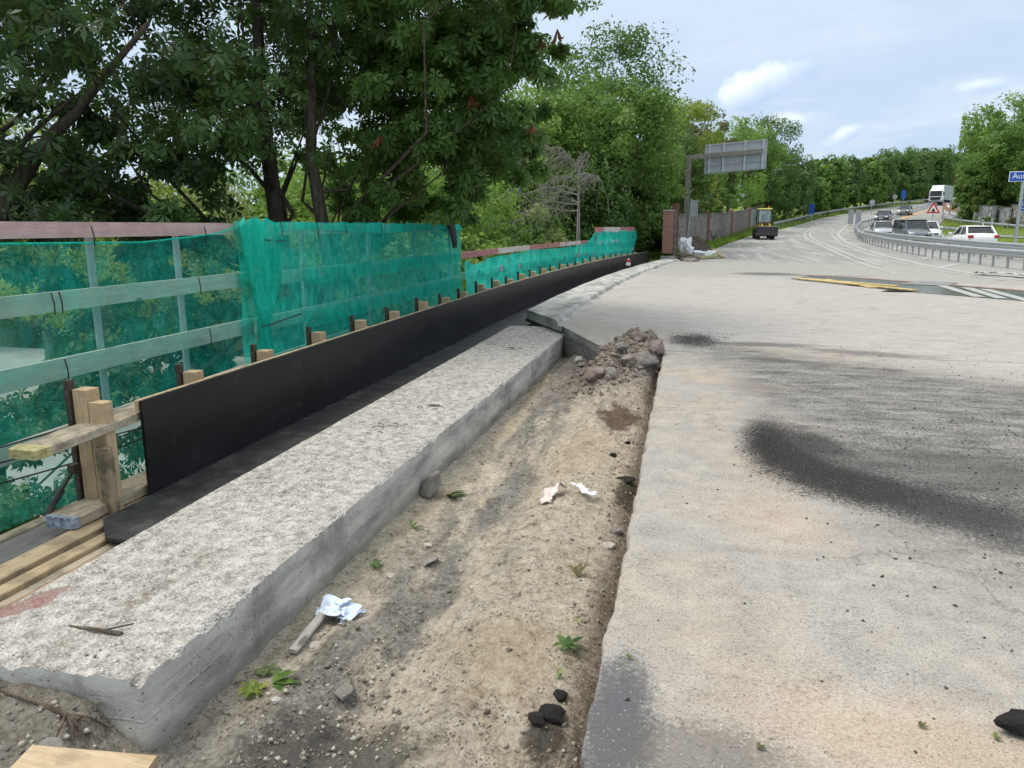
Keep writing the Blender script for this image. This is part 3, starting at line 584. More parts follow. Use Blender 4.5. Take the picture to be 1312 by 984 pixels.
for u, v, l in ((972, 326.5, 1.4), (973.5, 318, 1.8), (976, 313, 1.8), (979, 309, 1.6)):
    p = atg(u, v); ribbon('lane_dash', [(p[0], p[1]), (p[0]+.1*l, p[1]+l)], .26, .008, M['line'], 12, .02)
ribbon('verge_line', [(x+.35, y) for x, y in LEFT[1:-3]], .15, .008, M['line'], 120, .01)
MED = [(15.4, 20), (15.2, 40), (14.8, 54), (15.0, 66), (17.4, 85), (20.6, 98), (26.4, 114.6), (34, 133.4), (48.5, 171.4), (75, 235)]
ribbon('edge_line', [(x+.7, y) for x, y in MED[2:]], .2, .008, M['line'], 120, .008)
ribbon('lane_line', G2((1128, 293), (1140, 288), (1160, 278.5), (1180, 272), (1205, 267)), .45, .010, M['orange_line'], 60)
for y_ in range(62, 200, 9):
    x_ = float(np.interp(y_, [y for _, y in MED], [x for x, _ in MED])); x2 = float(np.interp(y_+5, [y for _, y in MED], [x for x, _ in MED]))
    ribbon('lane_dash', [(x_+5.2, y_), (x2+5.2, y_+4.5)], .2, .008, M['line'], 8)
for p, q in (((1108, 306), (1118, 303)), ((1103, 299), (1110, 297)), ((1140, 321), (1155, 317)), ((1180, 332), (1200, 327)), ((1203, 343), (1228, 338)), ((1100, 294), (1106, 293))):
    ribbon('hatch_line', G2(p, q), .3, .007, M['line'], 8)
ribbon('exit_ramp', G2((1330, 305), (1290, 303), (1268, 301.5), (1240, 300.2))+[(20.5, 66)], 3.2, .02, M['asphalt'], 30)
# open joint across the deck: wet strip, red edges, light bars
def quad(name, pix, z, m):
    b = MB(); b.add([at(u, v, z) for u, v in pix], [tuple(range(len(pix)))]); return tag(b.build(name, m, fix=False), kind='structure')
quad('puddle', [(1012, 357), (1040, 353), (1110, 357), (1200, 363), (1330, 373), (1330, 387), (1240, 380), (1165, 374), (1090, 366)], .006, M['puddle'])
M['red_edge'] = simple('reddish_mortar', (.30, .17, .14), .9, 0, .35, 6, .4); M['pale_bar'] = simple('pale_grey_bar', (.36, .37, .36), .8, 0, .15)
ribbon('joint_edge', G2((1035, 353), (1110, 357), (1200, 364), (1330, 374.5)), .24, .012, M['red_edge'], 60, .04)
for a, c in (((1205, 366), (1255, 381)), ((1238, 369), (1284, 383)), ((1262, 371), (1322, 387))):
    ribbon('joint_bar', G2(a, c), .26, .014, M['pale_bar'], 10)
quad('stone_patch', [(1150, 364), (1215, 366), (1228, 362), (1180, 360)], .016, M['asphalt'])
# ================================================================ building site
ORD = 'first second third fourth fifth sixth seventh eighth ninth tenth eleventh twelfth thirteenth fourteenth fifteenth sixteenth seventeenth eighteenth nineteenth twentieth'.split()
ORD += ['twenty-'+x for x in ORD[:9]]+['thirtieth']+['thirty-'+x for x in ORD[:5]]
# black formwork: an upright run of coated panel on a base panel
fw = thing('formwork', 'long black coated formwork running along the bridge edge', 'formwork')
ys = np.concatenate([np.linspace(4.45, 13, 14), np.linspace(14, 37.6, 40)])
def strip_along(name, prof, ys, m, parent, off=0., smooth=False):
    rings = [[(px+bend(y), y, pz) for px, pz in prof] for y in ys]; b = MB(); b.loft(rings); return b.build(name, m, parent, smooth)
strip_along('upright_panel', [(-3.66, -.285), (-3.66, .405), (-3.684, .405), (-3.684, -.285)], ys, M['black_panel'], fw)
strip_along('base_panel', [(-2.955, -.30), (-2.955, -.278), (-3.659, -.278), (-3.659, -.30)], np.concatenate([[3.98], ys]), M['black_base'], fw)
b = MB(); b.add([(-3.42, 3.72, -.278), (-2.955, 3.70, -.278), (-2.955, 3.979, -.278), (-3.659, 3.979, -.278), (-3.42, 3.72, -.30), (-2.955, 3.70, -.30), (-2.955, 3.979, -.30), (-3.659, 3.979, -.30)], [(0, 1, 2, 3), (7, 6, 5, 4), (0, 4, 5, 1), (1, 5, 6, 2), (3, 7, 4, 0)])
b.build('base_panel', M['black_base'], fw)
strip_along('top_batten', [(-3.688, .33), (-3.688, .41), (-3.72, .41), (-3.72, .33)], ys, M['new_wood_y'], fw)
# braces behind it: two squared timbers and a steel bar each
def brace():
    t = thing('formwork_brace', '', 'brace', (0, 0, 0), 0, 'timber braces behind the black formwork')
    MB().box((-.02, .035, -.02), (.115, .115, 1.10)).build('timber', M['new_wood'], t, bevel=.003)
    MB().box((.105, .02, -.045), (.125, .085, .99)).build('timber', M['new_wood'], t, bevel=.003)
    MB().box((-.115, -.005, .03), (.04, .05, 1.12)).build('steel_bar', M['rust'], t)
    return t
b0 = brace(); yb = 4.22; i = 0
while yb < 36.5:
    o = b0 if i == 0 else dup(b0)
    o.location = (-3.90+bend(yb), yb+random.uniform(-.04, .04), random.uniform(-.10, -.03) if i else 0.); o.rotation_euler[2] = random.uniform(-.08, .08)
    o['label'] = f'{ORD[i]} pale timber brace from the near end behind the black formwork'
    i += 1; yb += 1.13 if i < 9 else 1.18
b0['label'] = 'nearest timber brace carrying the yellow-tipped plank, dirty old post in front'
MB().box((.175, -.06, -.14), (.10, .06, .60)).build('dirty_post', M['old_wood_z'], b0, bevel=.004)

def plank(name, label, cat, a, c, w, h, m, tip=None, tipm=None, chips=0, roll=0.):
    t = thing(name, label, cat) if tip else None
    a = Vector(a); c = Vector(c); d = (c-a).normalized(); L = (c-a).length
    sd = d.cross(Vector((0, 0, 1))).normalized(); u = sd.cross(d)
    n = 16 if chips else 2; rings = []
    for i in range(n):
        p = a+d*L*i/(n-1); jw = random.uniform(-chips, chips); jh = random.uniform(-chips, chips)*.6
        cr = .006
        rings.append([p+sd*x+u*z for x, z in ((-w/2-jw, -h/2+cr), (-w/2+cr, -h/2), (w/2-cr, -h/2), (w/2+jw, -h/2+cr), (w/2+jh, h/2-cr), (w/2-cr, h/2), (-w/2+cr, h/2+jh), (-w/2, h/2-cr))])
    b = MB(); b.loft(rings)
    if not t: return tag(b.build(name, m), label, cat)
    b.build('board', m, t)
    b = MB(); r = []
    for q, sh in ((-tip, .82), (-tip*.35, 1.0), (.004, 1.04)):
        p = a+d*q; r.append([p+sd*x*sh+u*z for x, z in ((-w/2, -h/2), (w/2, -h/2), (w/2, h/2+.002), (-w/2, h/2+.002))])
    b.loft(r); b.build('painted_tip', tipm, t); return t
plank('plank', 'weathered plank with a yellow painted tip resting beside the timber brace', 'plank', (-3.83, 3.70, .262), (-3.815, 4.95, .302), .23, .058, M['old_wood'], .10, M['yellow_paint'], .008)
plank('plank', 'worn plank with a blue painted end lying at the foot of the brace', 'plank', (-3.85, 3.86, -.262), (-3.83, 5.4, -.262), .24, .07, M['old_wood'], .04, M['blue_paint'], .005)
plank('timber', 'pale squared timber lying under the blue-tipped plank', 'timber', (-3.70, 2.2, -.352), (-3.70, 5.2, -.352), .16, .09, M['new_wood_y'])
plank('timber', 'pale narrow timber lying in the gap beside the formwork base', 'timber', (-3.52, 2.0, -.345), (-3.48, 5.2, -.345), .10, .075, M['new_wood_y'])
plank('timber', 'dirty brown timber between the pale and reddish timbers', 'timber', (-3.42, 2.0, -.385), (-3.39, 5.1, -.385), .07, .10, M['old_wood'])
plank('timber', 'reddish timber lying right against the concrete beam', 'timber', (-3.29, 2.0, -.365), (-3.25, 5.0, -.365), .15, .09, M['orange_wood'])
o = plank('walkway_board', 'grey weathered walkway board beside the blue-tipped plank', 'board', (-3.99, 1.8, -.40), (-3.99, 14.5, -.40), .38, .05, M['dark_deck'])
plank('walkway_board', 'narrow brown walkway board along the foot of the green netting', 'board', (-4.24, 1.8, -.40), (-4.24, 14.5, -.40), .10, .06, M['old_wood'])
strip_along('toe_board', [(-4.40, -.45), (-4.30, -.45), (-4.30, -.40), (-4.40, -.40)], np.linspace(14.6, 38, 20), M['grey_wood'], None)
tag(bpy.data.objects['toe_board'], 'long grey walkway board along the foot of the far netting', 'board')
plank('board', 'loose pinkish board seen low through the netting', 'board', (-4.50, 2.4, .035), (-4.50, 9.6, .14), .03, .14, M['pink_wood'])
b = MB(); b.tube([(-3.97, 3.86, -.24), (-3.99, 3.95, -.17)], .022, 8); b.tube([(-3.99, 3.95, -.17), (-4.0, 4.12, -.04)], .013, 8)
t = thing('tension_strut', 'black threaded strut slanting between walkway and timber brace', 'strut')
b.build('rod', M['black_cable'], t); MB().box((-4.0, 4.15, -.01), (.05, .06, .06)).build('clamp', M['rust'], t); MB().tube([(-3.985, 3.93, -.185), (-3.992, 4.02, -.115)], .022, 10).build('sleeve', M['black_cable'], t)

# scaffold fence sections
def fence(label, y0, y1, boards, posts, ptop, pbot=-.55, xoff=-4.5):
    t = thing('guardrail_fence', label, 'fence')
    for z, h, m in boards:
        strip_along('board', [(xoff-.014, z-h/2), (xoff+.014, z-h/2), (xoff+.014, z+h/2), (xoff-.014, z+h/2)], np.linspace(y0, y1, max(2, int(y1-y0))), m, t)
    for y in posts:
        x = xoff-.075+bend(y); b = MB(); b.box((x, y, (ptop+pbot)/2), (.012, .07, ptop-pbot)); b.box((x-.03, y+.03, (ptop+pbot)/2), (.06, .010, ptop-pbot)); b.build('post', M['galv_dull'], t)
    return t
G_, P_, RW = M['grey_wood'], M['pink_wood'], M['red_white']
fence('tall guardrail fence with a faded pink top board at the near end', 1.2, 7.25, [(1.575, .115, P_), (1.06, .145, G_), (.565, .155, G_)], [1.9, 3.4, 5.16, 6.22], 1.56)
fence('tall guardrail fence fully covered by green netting, dark cloth at its far corner', 7.3, 14.75, [(1.565, .12, P_), (1.03, .15, G_), (.55, .16, G_)], [8.6, 10.6, 12.6, 14.6], 1.56)
fence('low guardrail fence with a red and white top board beyond the tall netting', 15.0, 30.2, [(1.02, .13, RW), (.60, .14, G_)], [17.2, 19.6, 22, 24.4, 26.8, 29.2], 1.02)
fence('far tall guardrail fence with a red and white top board at the bridge end', 30.3, 38., [(1.46, .22, RW), (.95, .14, G_), (.55, .14, G_)], [31, 33.4, 35.8, 37.9], 1.5)
def sheet(name, mats, parent, y0, y1, ztop, zbot, nrow, ncol, x=-4.43, amp=.022, seed=0, lean=0.):
    ys = np.linspace(y0, y1, ncol); s = np.linspace(0, 1, nrow); Yg, Sg = np.meshgrid(ys, s)
    zt = np.array([ztop(y) for y in ys])+fbm(np.stack([ys*3, ys*0, ys*0+seed], -1), 3, seed)*.008; zb = np.array([zbot(y) for y in ys]); Zg = zt*(1-Sg)+zb*Sg
    w = fbm(np.stack([Yg*1.6, Zg*.8, Zg*0+seed], -1), 4, seed)*amp*1.5+fbm(np.stack([Yg*5+Zg*1.5, Zg*2.5, Zg*0], -1), 3, seed+3)*amp*.8
    Xg = x+np.vectorize(bend)(Yg)+w+lean*Sg
    return np_mesh(name, np.stack([Xg, Yg, Zg], -1).reshape(-1, 3), gridq(nrow, ncol), mats, parent, True)
def ties(t, ys, z0, z1, x=-4.41):
    for y in ys:
        b = MB(); b.tube([(x+bend(y)+.012, y, z0), (x+bend(y)+.02, y+.01, (z0+z1)/2), (x+bend(y)+.012, y+.015, z1)], .005, 5); b.build('cord', M['black_cable'], t)
n1 = thing('debris_net', 'thin dark green debris netting sagging over the near fence boards', 'netting')
sheet('mesh', M['net_thin'], n1, 1.2, 7.12, lambda y: np.interp(y, [1.2, 3.4, 4.0, 5.6, 6.6, 7.12], [1.46, 1.50, 1.49, 1.47, 1.53, 1.62]), lambda y: -.46+.05*math.sin(y*2), 40, 120, amp=.022, seed=3)
b = MB(); b.tube([(-4.415, y, np.interp(y, [1.2, 3.4, 4.0, 5.6, 6.6, 7.12], [1.46, 1.50, 1.49, 1.47, 1.53, 1.62])) for y in np.linspace(1.2, 7.1, 24)], .008, 5); b.build('hem', M['net_fold'], n1)
ties(n1, [5.0, 6.4], 1.6, 1.45); ties(n1, [4.55, 4.62, 6.25], 1.14, .98)
ties(n1, [4.6, 6.35], .65, .48)
n2 = thing('debris_net', 'taut green debris netting over the middle fence, laced with black cord', 'netting')
sheet('mesh', M['net_mid'], n2, 7.0, 14.78, lambda y: 1.655-.012*abs(math.sin((y-7)*2.2)), lambda y: -.42, 40, 170, amp=.026, seed=9)
sheet('hem', M['net_fold'], n2, 7.25, 14.76, lambda y: 1.66-.03*abs(math.sin((y-7)*2.6)), lambda y: 1.53-.03*math.sin(y*1.3), 7, 120, x=-4.405, amp=.015, seed=12)
ties(n2, [7.75, 8.6, 9.4, 10.6, 11.5, 12.6, 13.6], 1.65, 1.5, -4.385)
for zc, hh in ((1.0, .2), (.5, .2)):
    sheet('overlap', M['net_mid'], n2, 8.3, 14.7, lambda y: zc+hh/2, lambda y: zc-hh/2, 5, 60, x=-4.412, amp=.012, seed=int(zc*40))
# gathered fold of netting where two lengths meet
n3 = thing('debris_net', 'gathered bundle of bright green netting tied in the middle of the fence', 'netting')
b = MB(); rings = []
ks = [1.67, 1.62, 1.5, 1.35, 1.2, 1.05, .9, .75, .62, .58, .5, .3, .1, -.2]
wl_ = [.20, .34, .36, .36, .35, .32, .25, .16, .075, .05, .07, .09, .10, .10]; sh = [7.2, 7.25, 7.28, 7.3, 7.33, 7.35, 7.33, 7.3, 7.27, 7.26, 7.27, 7.28, 7.28, 7.28]
for k_, (z, w, yc) in enumerate(zip(ks, wl_, sh)):
    r = []
    for j in range(36):
        a = j/36*2*PI; fr_ = 1+.24*math.sin(a*7+z*.6)+.14*math.sin(a*12-z*1.1)
        r.append((-4.36+.075*math.sin(a)*fr_*(.6+w), yc+w*math.cos(a)*(.92+.08*math.sin(a*5)), z+.02*math.sin(a*4)))
    rings.append(r)
b.loft(rings, False); b.build('mesh', M['net_fold'], n3, True)
b = MB(); b.tube([(-4.30, 7.1, .575), (-4.27, 7.26, .58), (-4.30, 7.45, .585), (-4.37, 8.1, .60)], .007, 6); b.build('cord', M['black_cable'], n3); b = MB(); b.tube([(-4.32, 7.15, 1.47), (-4.29, 7.3, 1.46), (-4.32, 7.75, 1.44)], .006, 6); b.build('cord', M['black_cable'], n3)
def low_top(y): return .97-.06*abs(math.sin((y-15)*.42+.5))-.13*math.exp(-((y-15.9)/.7)**2)+(.45*max(0, (y-28.6)/1.7) if y > 28.6 else 0)
n4 = thing('debris_net', 'bright turquoise netting sagging in waves over the low far fence', 'netting')
sheet('mesh', M['net_dense'], n4, 14.95, 30.3, low_top, lambda y: -.45, 30, 220, amp=.05, seed=17)
n5 = thing('debris_net', 'bright turquoise netting over the tall fence section at the bridge end', 'netting')
sheet('mesh', M['net_dense'], n5, 30.2, 38.05, lambda y: 1.40+.03*math.sin(y*2), lambda y: -.45, 24, 90, amp=.05, seed=23)
# cables strung behind the formwork
for k_, (z, x) in enumerate(((.18, -4.18), (.08, -4.22), (-.02, -4.26))):
    b = MB(); b.tube([(x, y, z+.05*math.cos((y-4)*1.4+k_)+.03*math.sin(y*.8)) for y in np.linspace(1.6, 14.6, 60)], .006, 5)
    tag(b.build('cable', M['black_cable']), ['upper black cable strung between netting and formwork braces', 'middle black cable strung between netting and formwork braces', 'lowest black cable strung between netting and formwork braces'][k_], 'cable', 'cables behind the formwork')
# dark garment on the corner of the tall net
b = MB(); rings = []
for z, w, yc, xo in ((1.20, .05, 14.25, .03), (1.3, .09, 14.22, .035), (1.45, .12, 14.12, .04), (1.6, .14, 14.02, .045), (1.66, .18, 13.98, .05), (1.70, .18, 13.98, .02), (1.69, .17, 13.98, -.06), (1.55, .15, 14.0, -.10)):
    n = 14; rings.append([(-4.40+xo+.035*math.sin(j/n*2*PI)*(1+.4*math.sin(j*2.3+z*9)), yc+w*math.cos(j/n*2*PI)*1.35, z+.012*math.sin(j*1.7)) for j in range(n)])
b.loft(rings); tag(b.build('jacket', M['dark_cloth'], smooth=True), 'dark jacket hung over the corner of the tall netting', 'jacket')

# small things on kerb, beam and soil
b = MB(); p = (-1.35, 30.5, .115); t = thing('marker_block', 'small red and white marker standing on the pale kerb', 'marker', at(805, 340, .115))
MB().box((0, 0, .06), (.16, .16, .12)).build('base', M['sign_white'], t); MB().box((0, 0, .165), (.16, .16, .09)).build('cap', M['sign_red'], t); MB().box((0, 0, .235), (.06, .06, .05)).build('cap', M['sign_white'], t)
def stone(name, label, cat, loc, r, sc=(1, 1, 1), m=None, seed=0, rot=(0, 0, 0), group=None, jag=.28, sub=3):
    bm = bmesh.new(); bmesh.ops.create_icosphere(bm, subdivisions=sub, radius=1); me = bpy.data.meshes.new(name)
    co = np.array([v.co for v in bm.verts]); rs = np.random.default_rng(seed)
    for _ in range(9):                                                   # cut facets
        d = rs.normal(size=3); d /= np.linalg.norm(d); k = rs.uniform(.62, .9); pr = co@d; co = co-np.outer(np.clip(pr-k, 0, None), d)
    co = co*(1+fbm(co*2.3, 3, seed)[:, None]*jag*.35+fbm(co*8, 2, seed+5)[:, None]*.03)
    for v, c in zip(bm.verts, co*r*np.array(sc)): v.co = c
    bm.to_mesh(me); bm.free(); me.materials.append(m)
    o = bpy.data.objects.new(name, me); COL.objects.link(o); o.location = loc; o.rotation_euler = rot
    return tag(o, label, cat, group)
def rockmat(name, c): 
    t = NT(name); a = t.noise(8, 6, .65); f = t.noise(60, 4, .7)
    return t.out(t.ramp(t.M('ADD', t.M('MULTIPLY', a, .6), t.M('MULTIPLY', f, .4)), [(.35, [x*.55 for x in c]), (.65, [x*1.35 for x in c])]), .95, t.bump(f, .7, .012), 0, .15)
M['rock_pink'] = rockmat('pinkish_rubble', (.27, .215, .19)); M['rock_grey'] = rockmat('grey_rubble', (.235, .215, .195)); M['rock_dark'] = rockmat('dark_tar_lump', (.028, .026, .025)); M['rock_soil'] = rockmat('soil_clod', (.25, .21, .17)); M['rock_pale'] = rockmat('pale_rubble', (.48, .44, .40))
def ground(u, v, lift=0.):
    d = ray(u, v); t = 1.2
    while t < 18:
        x, y, z = d[0]*t, d[1]*t, EYE+d[2]*t
        if z < soil_z(x, y)+lift: break
        t += .012
    return (x, y, soil_z(x, y)+lift)
G1 = 'rubble lumps heaped at the end of the slab'
for k_, (u, v, r, m, lab) in enumerate((
    (848, 430, .13, 'rock_pink', 'pinkish rubble lump topmost on the heap beside the slab corner'), (841, 446, .15, 'rock_pink', 'large rounded rubble lump against the slab corner'),
    (826, 461, .14, 'rock_grey', 'grey rubble lump just below the large rounded lump'), (806, 464, .10, 'rock_pink', 'small upright rubble lump in the middle of the heap'),
    (785, 478, .10, 'rock_grey', 'squarish grey rubble lump at the front of the heap'), (763, 480, .14, 'rock_pink', 'broad pinkish rubble lump at the front left of the heap'),
    (742, 462, .07, 'rock_pale', 'small pale rubble lump nearest the concrete beam end'), (818, 432, .11, 'rock_pink', 'crumbly rubble lump behind the top of the heap'), (795, 446, .09, 'rock_grey', 'small grey rubble lump half buried in the heap'))):
    p = ground(u, v, .04); stone('rock', lab, 'rock', (p[0], p[1], p[2]-r*.15), r*.95, (1, 1.2, .75), M[m], 40+k_, (random.uniform(-.3, .3), random.uniform(-.3, .3), random.uniform(0, 3)), G1)
for k_, (u, v, r, m, lab, cat) in enumerate((
    (706, 917, .062, 'rock_dark', 'black tar lump lying near the slab edge in front', 'tar lump'), (688, 924, .04, 'rock_dark', 'smaller black tar lump left of the bigger one', 'tar lump'), (718, 893, .036, 'rock_dark', 'round black tar lump behind the bigger one by the slab', 'tar lump'),
    (804, 568, .035, 'rock_dark', 'small black lump beside the slab edge far up the trench', 'tar lump'), (800, 617, .07, 'rock_dark', 'flat dark lump pressed against the slab edge', 'tar lump'),
    (786, 584, .035, 'rock_dark', 'tiny black lump in the sand near the pink cloth', 'tar lump'),
    (545, 722, .075, 'rock_grey', 'flat grey slate piece lying in the middle of the trench', 'stone'), (500, 739, .025, 'rock_pale', 'pale pebble beside the small weed at the trench side', 'stone'),
    (403, 828, .032, 'rock_pale', 'pale stone lying beside the lath and blue rag', 'stone'), (780, 701, .045, 'rock_pale', 'pale stone near the slab edge halfway along the trench', 'stone'), (789, 682, .05, 'rock_grey', 'grey stone tucked under the slab edge', 'stone'),
    (60, 968, .07, 'rock_grey', 'grey stone half buried behind the timber offcut', 'stone'), (440, 890, .05, 'rock_grey', 'grey stone in the middle of the near trench', 'stone'), (355, 899, .025, 'rock_pale', 'pale pebble among gravel in the near trench', 'stone'), (548, 700, .03, 'rock_pale', 'small white stone behind the grey slate piece', 'stone'))):
    p = ground(u, v, .0); flat = 'flat' in lab; stone('stone' if cat == 'stone' else 'tar_lump', lab, cat, (p[0], p[1], p[2]+r*.15), r, (1.3, 1., .25) if flat else (1.15, .95, .55), M[m], 80+k_, (0, 0, random.uniform(0, 3)), sub=2)
stone('asphalt_lump', 'dark asphalt lump lying on the pavement at the picture edge', 'asphalt lump', (lambda p: (p[0]+.02, p[1], .03))(at(1305, 940)), .075, (1.4, .9, .55), M['rock_dark'], 5)
p = ground(545, 634); stone('concrete_chunk', 'angular concrete chunk leaning against the side of the beam', 'concrete chunk', (-1.855, p[1]+.02, p[2]+.07), .14, (.5, .85, .9), M['rock_grey'], 61, (.2, .5, .2))
b = MB(); p = ground(388, 826); q = ground(408, 801); a_, c_ = Vector(p), Vector(q); d_ = (c_-a_).normalized()
plank('lath', 'short pale lath poking out from under the blue rag', 'lath', a_-d_*.10+Vector((0, 0, .025)), c_+d_*.06+Vector((0, 0, .03)), .05, .022, M['grey_wood'])
plank('timber_offcut', 'pale timber offcut lying at the near left corner', 'timber', (-2.03, 1.72, -.115), (-1.62, 1.80, -.145), .20, .06, M['new_wood_x'], None)
def rag(name, label, loc, pts, w, m, seed, up_=.05, cat='rag'):
    """crumpled cloth: a strip folded along pts with a wavy surface"""
    n = len(pts)*7; P = np.array([[np.interp(i/(n-1)*(len(pts)-1), range(len(pts)), [q[k] for q in pts]) for k in range(3)] for i in range(n)])
    mcol = 14; V = []
    d = np.gradient(P, axis=0); d /= np.linalg.norm(d, axis=1)[:, None]+1e-6
    for i in range(n):
        sd = np.array([d[i, 1], -d[i, 0], 0]); sd /= np.linalg.norm(sd)+1e-6
        for j in range(mcol):
            s = (j/(mcol-1)-.5); ww = w*(1+.35*math.sin(i*.7+seed)+.2*math.sin(i*1.9))
            q = P[i]+sd*s*ww; nz = fbm(np.array([[q[0]*14, q[1]*14, seed*1.7]]), 3, seed)[0]
            V.append((q[0]+.010*math.sin(j*.8+i*.5), q[1]+.010*math.cos(j*.6+i*.7), q[2]+abs(nz)*up_+.012))
    o = np_mesh(name, V, gridq(n, mcol), m, None, True); o.location = loc
    md = o.modifiers.new('thick', 'SOLIDIFY'); md.thickness = .003; s2 = o.modifiers.new('soft', 'SUBSURF'); s2.levels = s2.render_levels = 1
    return tag(o, label, cat)
p = ground(429, 795); rag('rag', 'crumpled pale blue rag lying beside the concrete beam', p, [(-.085, -.02, .0), (-.03, .03, .045), (.02, .0, .05), (.06, .02, .02), (.11, -.01, 0.0)], .15, M['blue_cloth'], 3, .06)
p = ground(720, 636); rag('rag', 'dirty pink cloth strip draped on the soil mound', p, [(-.10, -.20, -.02), (-.08, -.08, .03), (-.02, .03, .05), (.02, .05, .03)], .08, M['pink_cloth'], 6, .04)
p = ground(742, 633); rag('rag', 'twisted white cloth strip beside the dirty pink one', p, [(-.03, .09, .02), (.0, .02, .035), (.06, -.05, .02), (.13, -.06, .0)], .06, M['white_cloth'], 8, .03)
rr_ = random.Random(99)
for k_ in range(34):
    u = 738+k_*3.3+rr_.uniform(-1.5, 1.5); v = 428+(850-u)*.36+rr_.uniform(0, 42)*(1-.5*(u < 770)); p = ground(u, v); r = rr_.uniform(.03, .10)*(.75 if u < 760 else 1)
    stone('rock', ORD[k_]+' small lump counted leftmost first among the crumbs of the rubble heap', 'rock', (p[0], p[1], p[2]-r*.05), r*.72, (1, 1.25, .75), M[('rock_soil', 'rock_pink', 'rock_soil', 'rock_grey')[k_ % 4]], 300+k_, (rr_.uniform(-.4, .4), rr_.uniform(-.4, .4), rr_.uniform(0, 3)), G1, sub=2)
# leaves and weeds on the soil
def blades(name, label, loc, specs, m, cat='weed'):
    V = []; Q = []; T = []
    for a, L, w, rise_ in specs:
        d = np.array([math.cos(a), math.sin(a)]); s = np.array([-d[1], d[0]]); k0 = len(V)
        for i, (t_, ww) in enumerate(((0, .25), (.35, 1), (.7, .8), (1, .06))):
            z = rise_*math.sin(t_*2.2)*L; c = d*L*t_
            V += [(c[0]+s[0]*w*ww/2, c[1]+s[1]*w*ww/2, z+.005), (c[0]-s[0]*w*ww/2, c[1]-s[1]*w*ww/2, z+.005+.15*w)]
        for i in range(3): Q.append((k0+2*i, k0+2*i+2, k0+2*i+3, k0+2*i+1)); T.append(random.random())
    o = np_mesh(name, V, Q, m, None, False, attrs={'tint': T}); o.location = loc; return tag(o, label, cat)
def star(n, L, w, r_, a0=0., arc=2*PI): return [(a0+arc*i/n+random.uniform(-.2, .2), L*random.uniform(.7, 1.1), w*random.uniform(.7, 1.1), r_*random.uniform(.3, 1.2)) for i in range(n)]
blades('weed', 'bright green weed tuft growing at the foot of the near beam', ground(325, 893), star(14, .085, .022, .6), M['leaf_yellow'])
blades('weed', 'dark broad weed leaves beside the bright tuft', ground(350, 878), star(6, .13, .04, .3, -.5, 2.6), M['leaf_mid'])
blades('weed', 'grey green leaf rosette behind the bright tuft', ground(342, 864), star(5, .06, .05, .4), M['leaf_grey'])
blades('fallen_leaf', 'dark green chestnut leaf lying in the trench by the slab', ground(728, 830), star(7, .09, .035, .25), M['leaf_dark'], 'leaf')
blades('fallen_leaf', 'withered chestnut leaf standing on the sand near the slab', ground(740, 742), star(6, .08, .03, .8, .5, 2.4), M['leaf_brown'], 'leaf')
blades('fallen_leaf', 'bundle of dark leaves beside the leaning concrete chunk', ground(572, 636), star(9, .17, .045, .25, -.7, 1.4), M['leaf_dark'], 'leaf')
blades('weed', 'small sprig on pale sand at the foot of the beam', ground(528, 678), star(6, .11, .02, .2, -.6, 3.), M['leaf_dark'])
blades('weed', 'small dark weed beside the beam foot, white pebbles next to it', ground(482, 727), star(6, .06, .03, .5), M['leaf_dark'])
blades('fallen_leaf', 'little yellow leaf lying in front of the broken beam end', ground(125, 908), star(4, .06, .018, .3, 0, 3), M['leaf_yellow'], 'leaf')
blades('fallen_leaf', 'pair of yellow leaves under the broken beam end', ground(75, 882), star(4, .05, .016, .3, 1, 3), M['leaf_yellow'], 'leaf')
blades('weed', 'yellow green shoot at the far left below the beam', ground(12, 855), star(4, .06, .02, .9), M['leaf_yellow'])
blades('fallen_leaf', 'tiny yellow leaf near the dark chestnut leaf', ground(740, 800), star(3, .04, .014, .5), M['leaf_yellow'], 'leaf')
blades('fallen_leaf', 'green shoot lying below the dark chestnut leaf', ground(715, 872), star(3, .05, .014, .5, 1.2, .6), M['leaf_bright'], 'leaf')
for u, v, lab in ((803, 843, 'small green leaf on the slab near its edge'), (1178, 932, 'small white leaf on the pavement'), (1275, 948, 'small grey green leaf beside the asphalt lump'), (970, 960, 'dry yellow sprig on the near pavement')):
    pz = at(u, v, .006); blades('fallen_leaf', lab, pz, star(3, .03, .014, .12, 0, 2), M['leaf_brown'] if 'dry' in lab else (M['leaf_grey'] if 'green' in lab else M['leaf_brown']), 'leaf')
# sticks
for (u, v, u2, v2, lab) in ((88, 802, 156, 812, 'dry forked stick lying across the near end of the beam'),):
    p = at(u, v, -.085); q = at(u2, v2, -.085); b = MB(); b.tube([p, ((p[0]+q[0])/2, (p[1]+q[1])/2-.01, -.075), q], [.004, .007, .010], 6); b.tube([((p[0]+2*q[0])/3, (p[1]+2*q[1])/3, -.08), (q[0]+.01, q[1]+.06, -.07)], .004, 5); tag(b.build('stick', M['bark_brown']), lab, 'stick')
p = [ground(0, 890), ground(45, 903), ground(85, 922), ground(102, 930)]; b = MB(); b.tube([(x, y, z+.015) for x, y, z in p], [.005, .008, .01, .008], 6)
for q in ((70, 955), (112, 958), (98, 962), (140, 935)): 
    a_ = p[2]; c_ = ground(*q); b.tube([(a_[0], a_[1], a_[2]+.015), ((a_[0]+c_[0])/2+.01, (a_[1]+c_[1])/2, (a_[2]+c_[2])/2+.03), (c_[0], c_[1], c_[2]+.01)], [.007, .005, .003], 5)
tag(b.build('root', M['bark_brown']), 'bare branching root lying in the soil before the beam end', 'root')
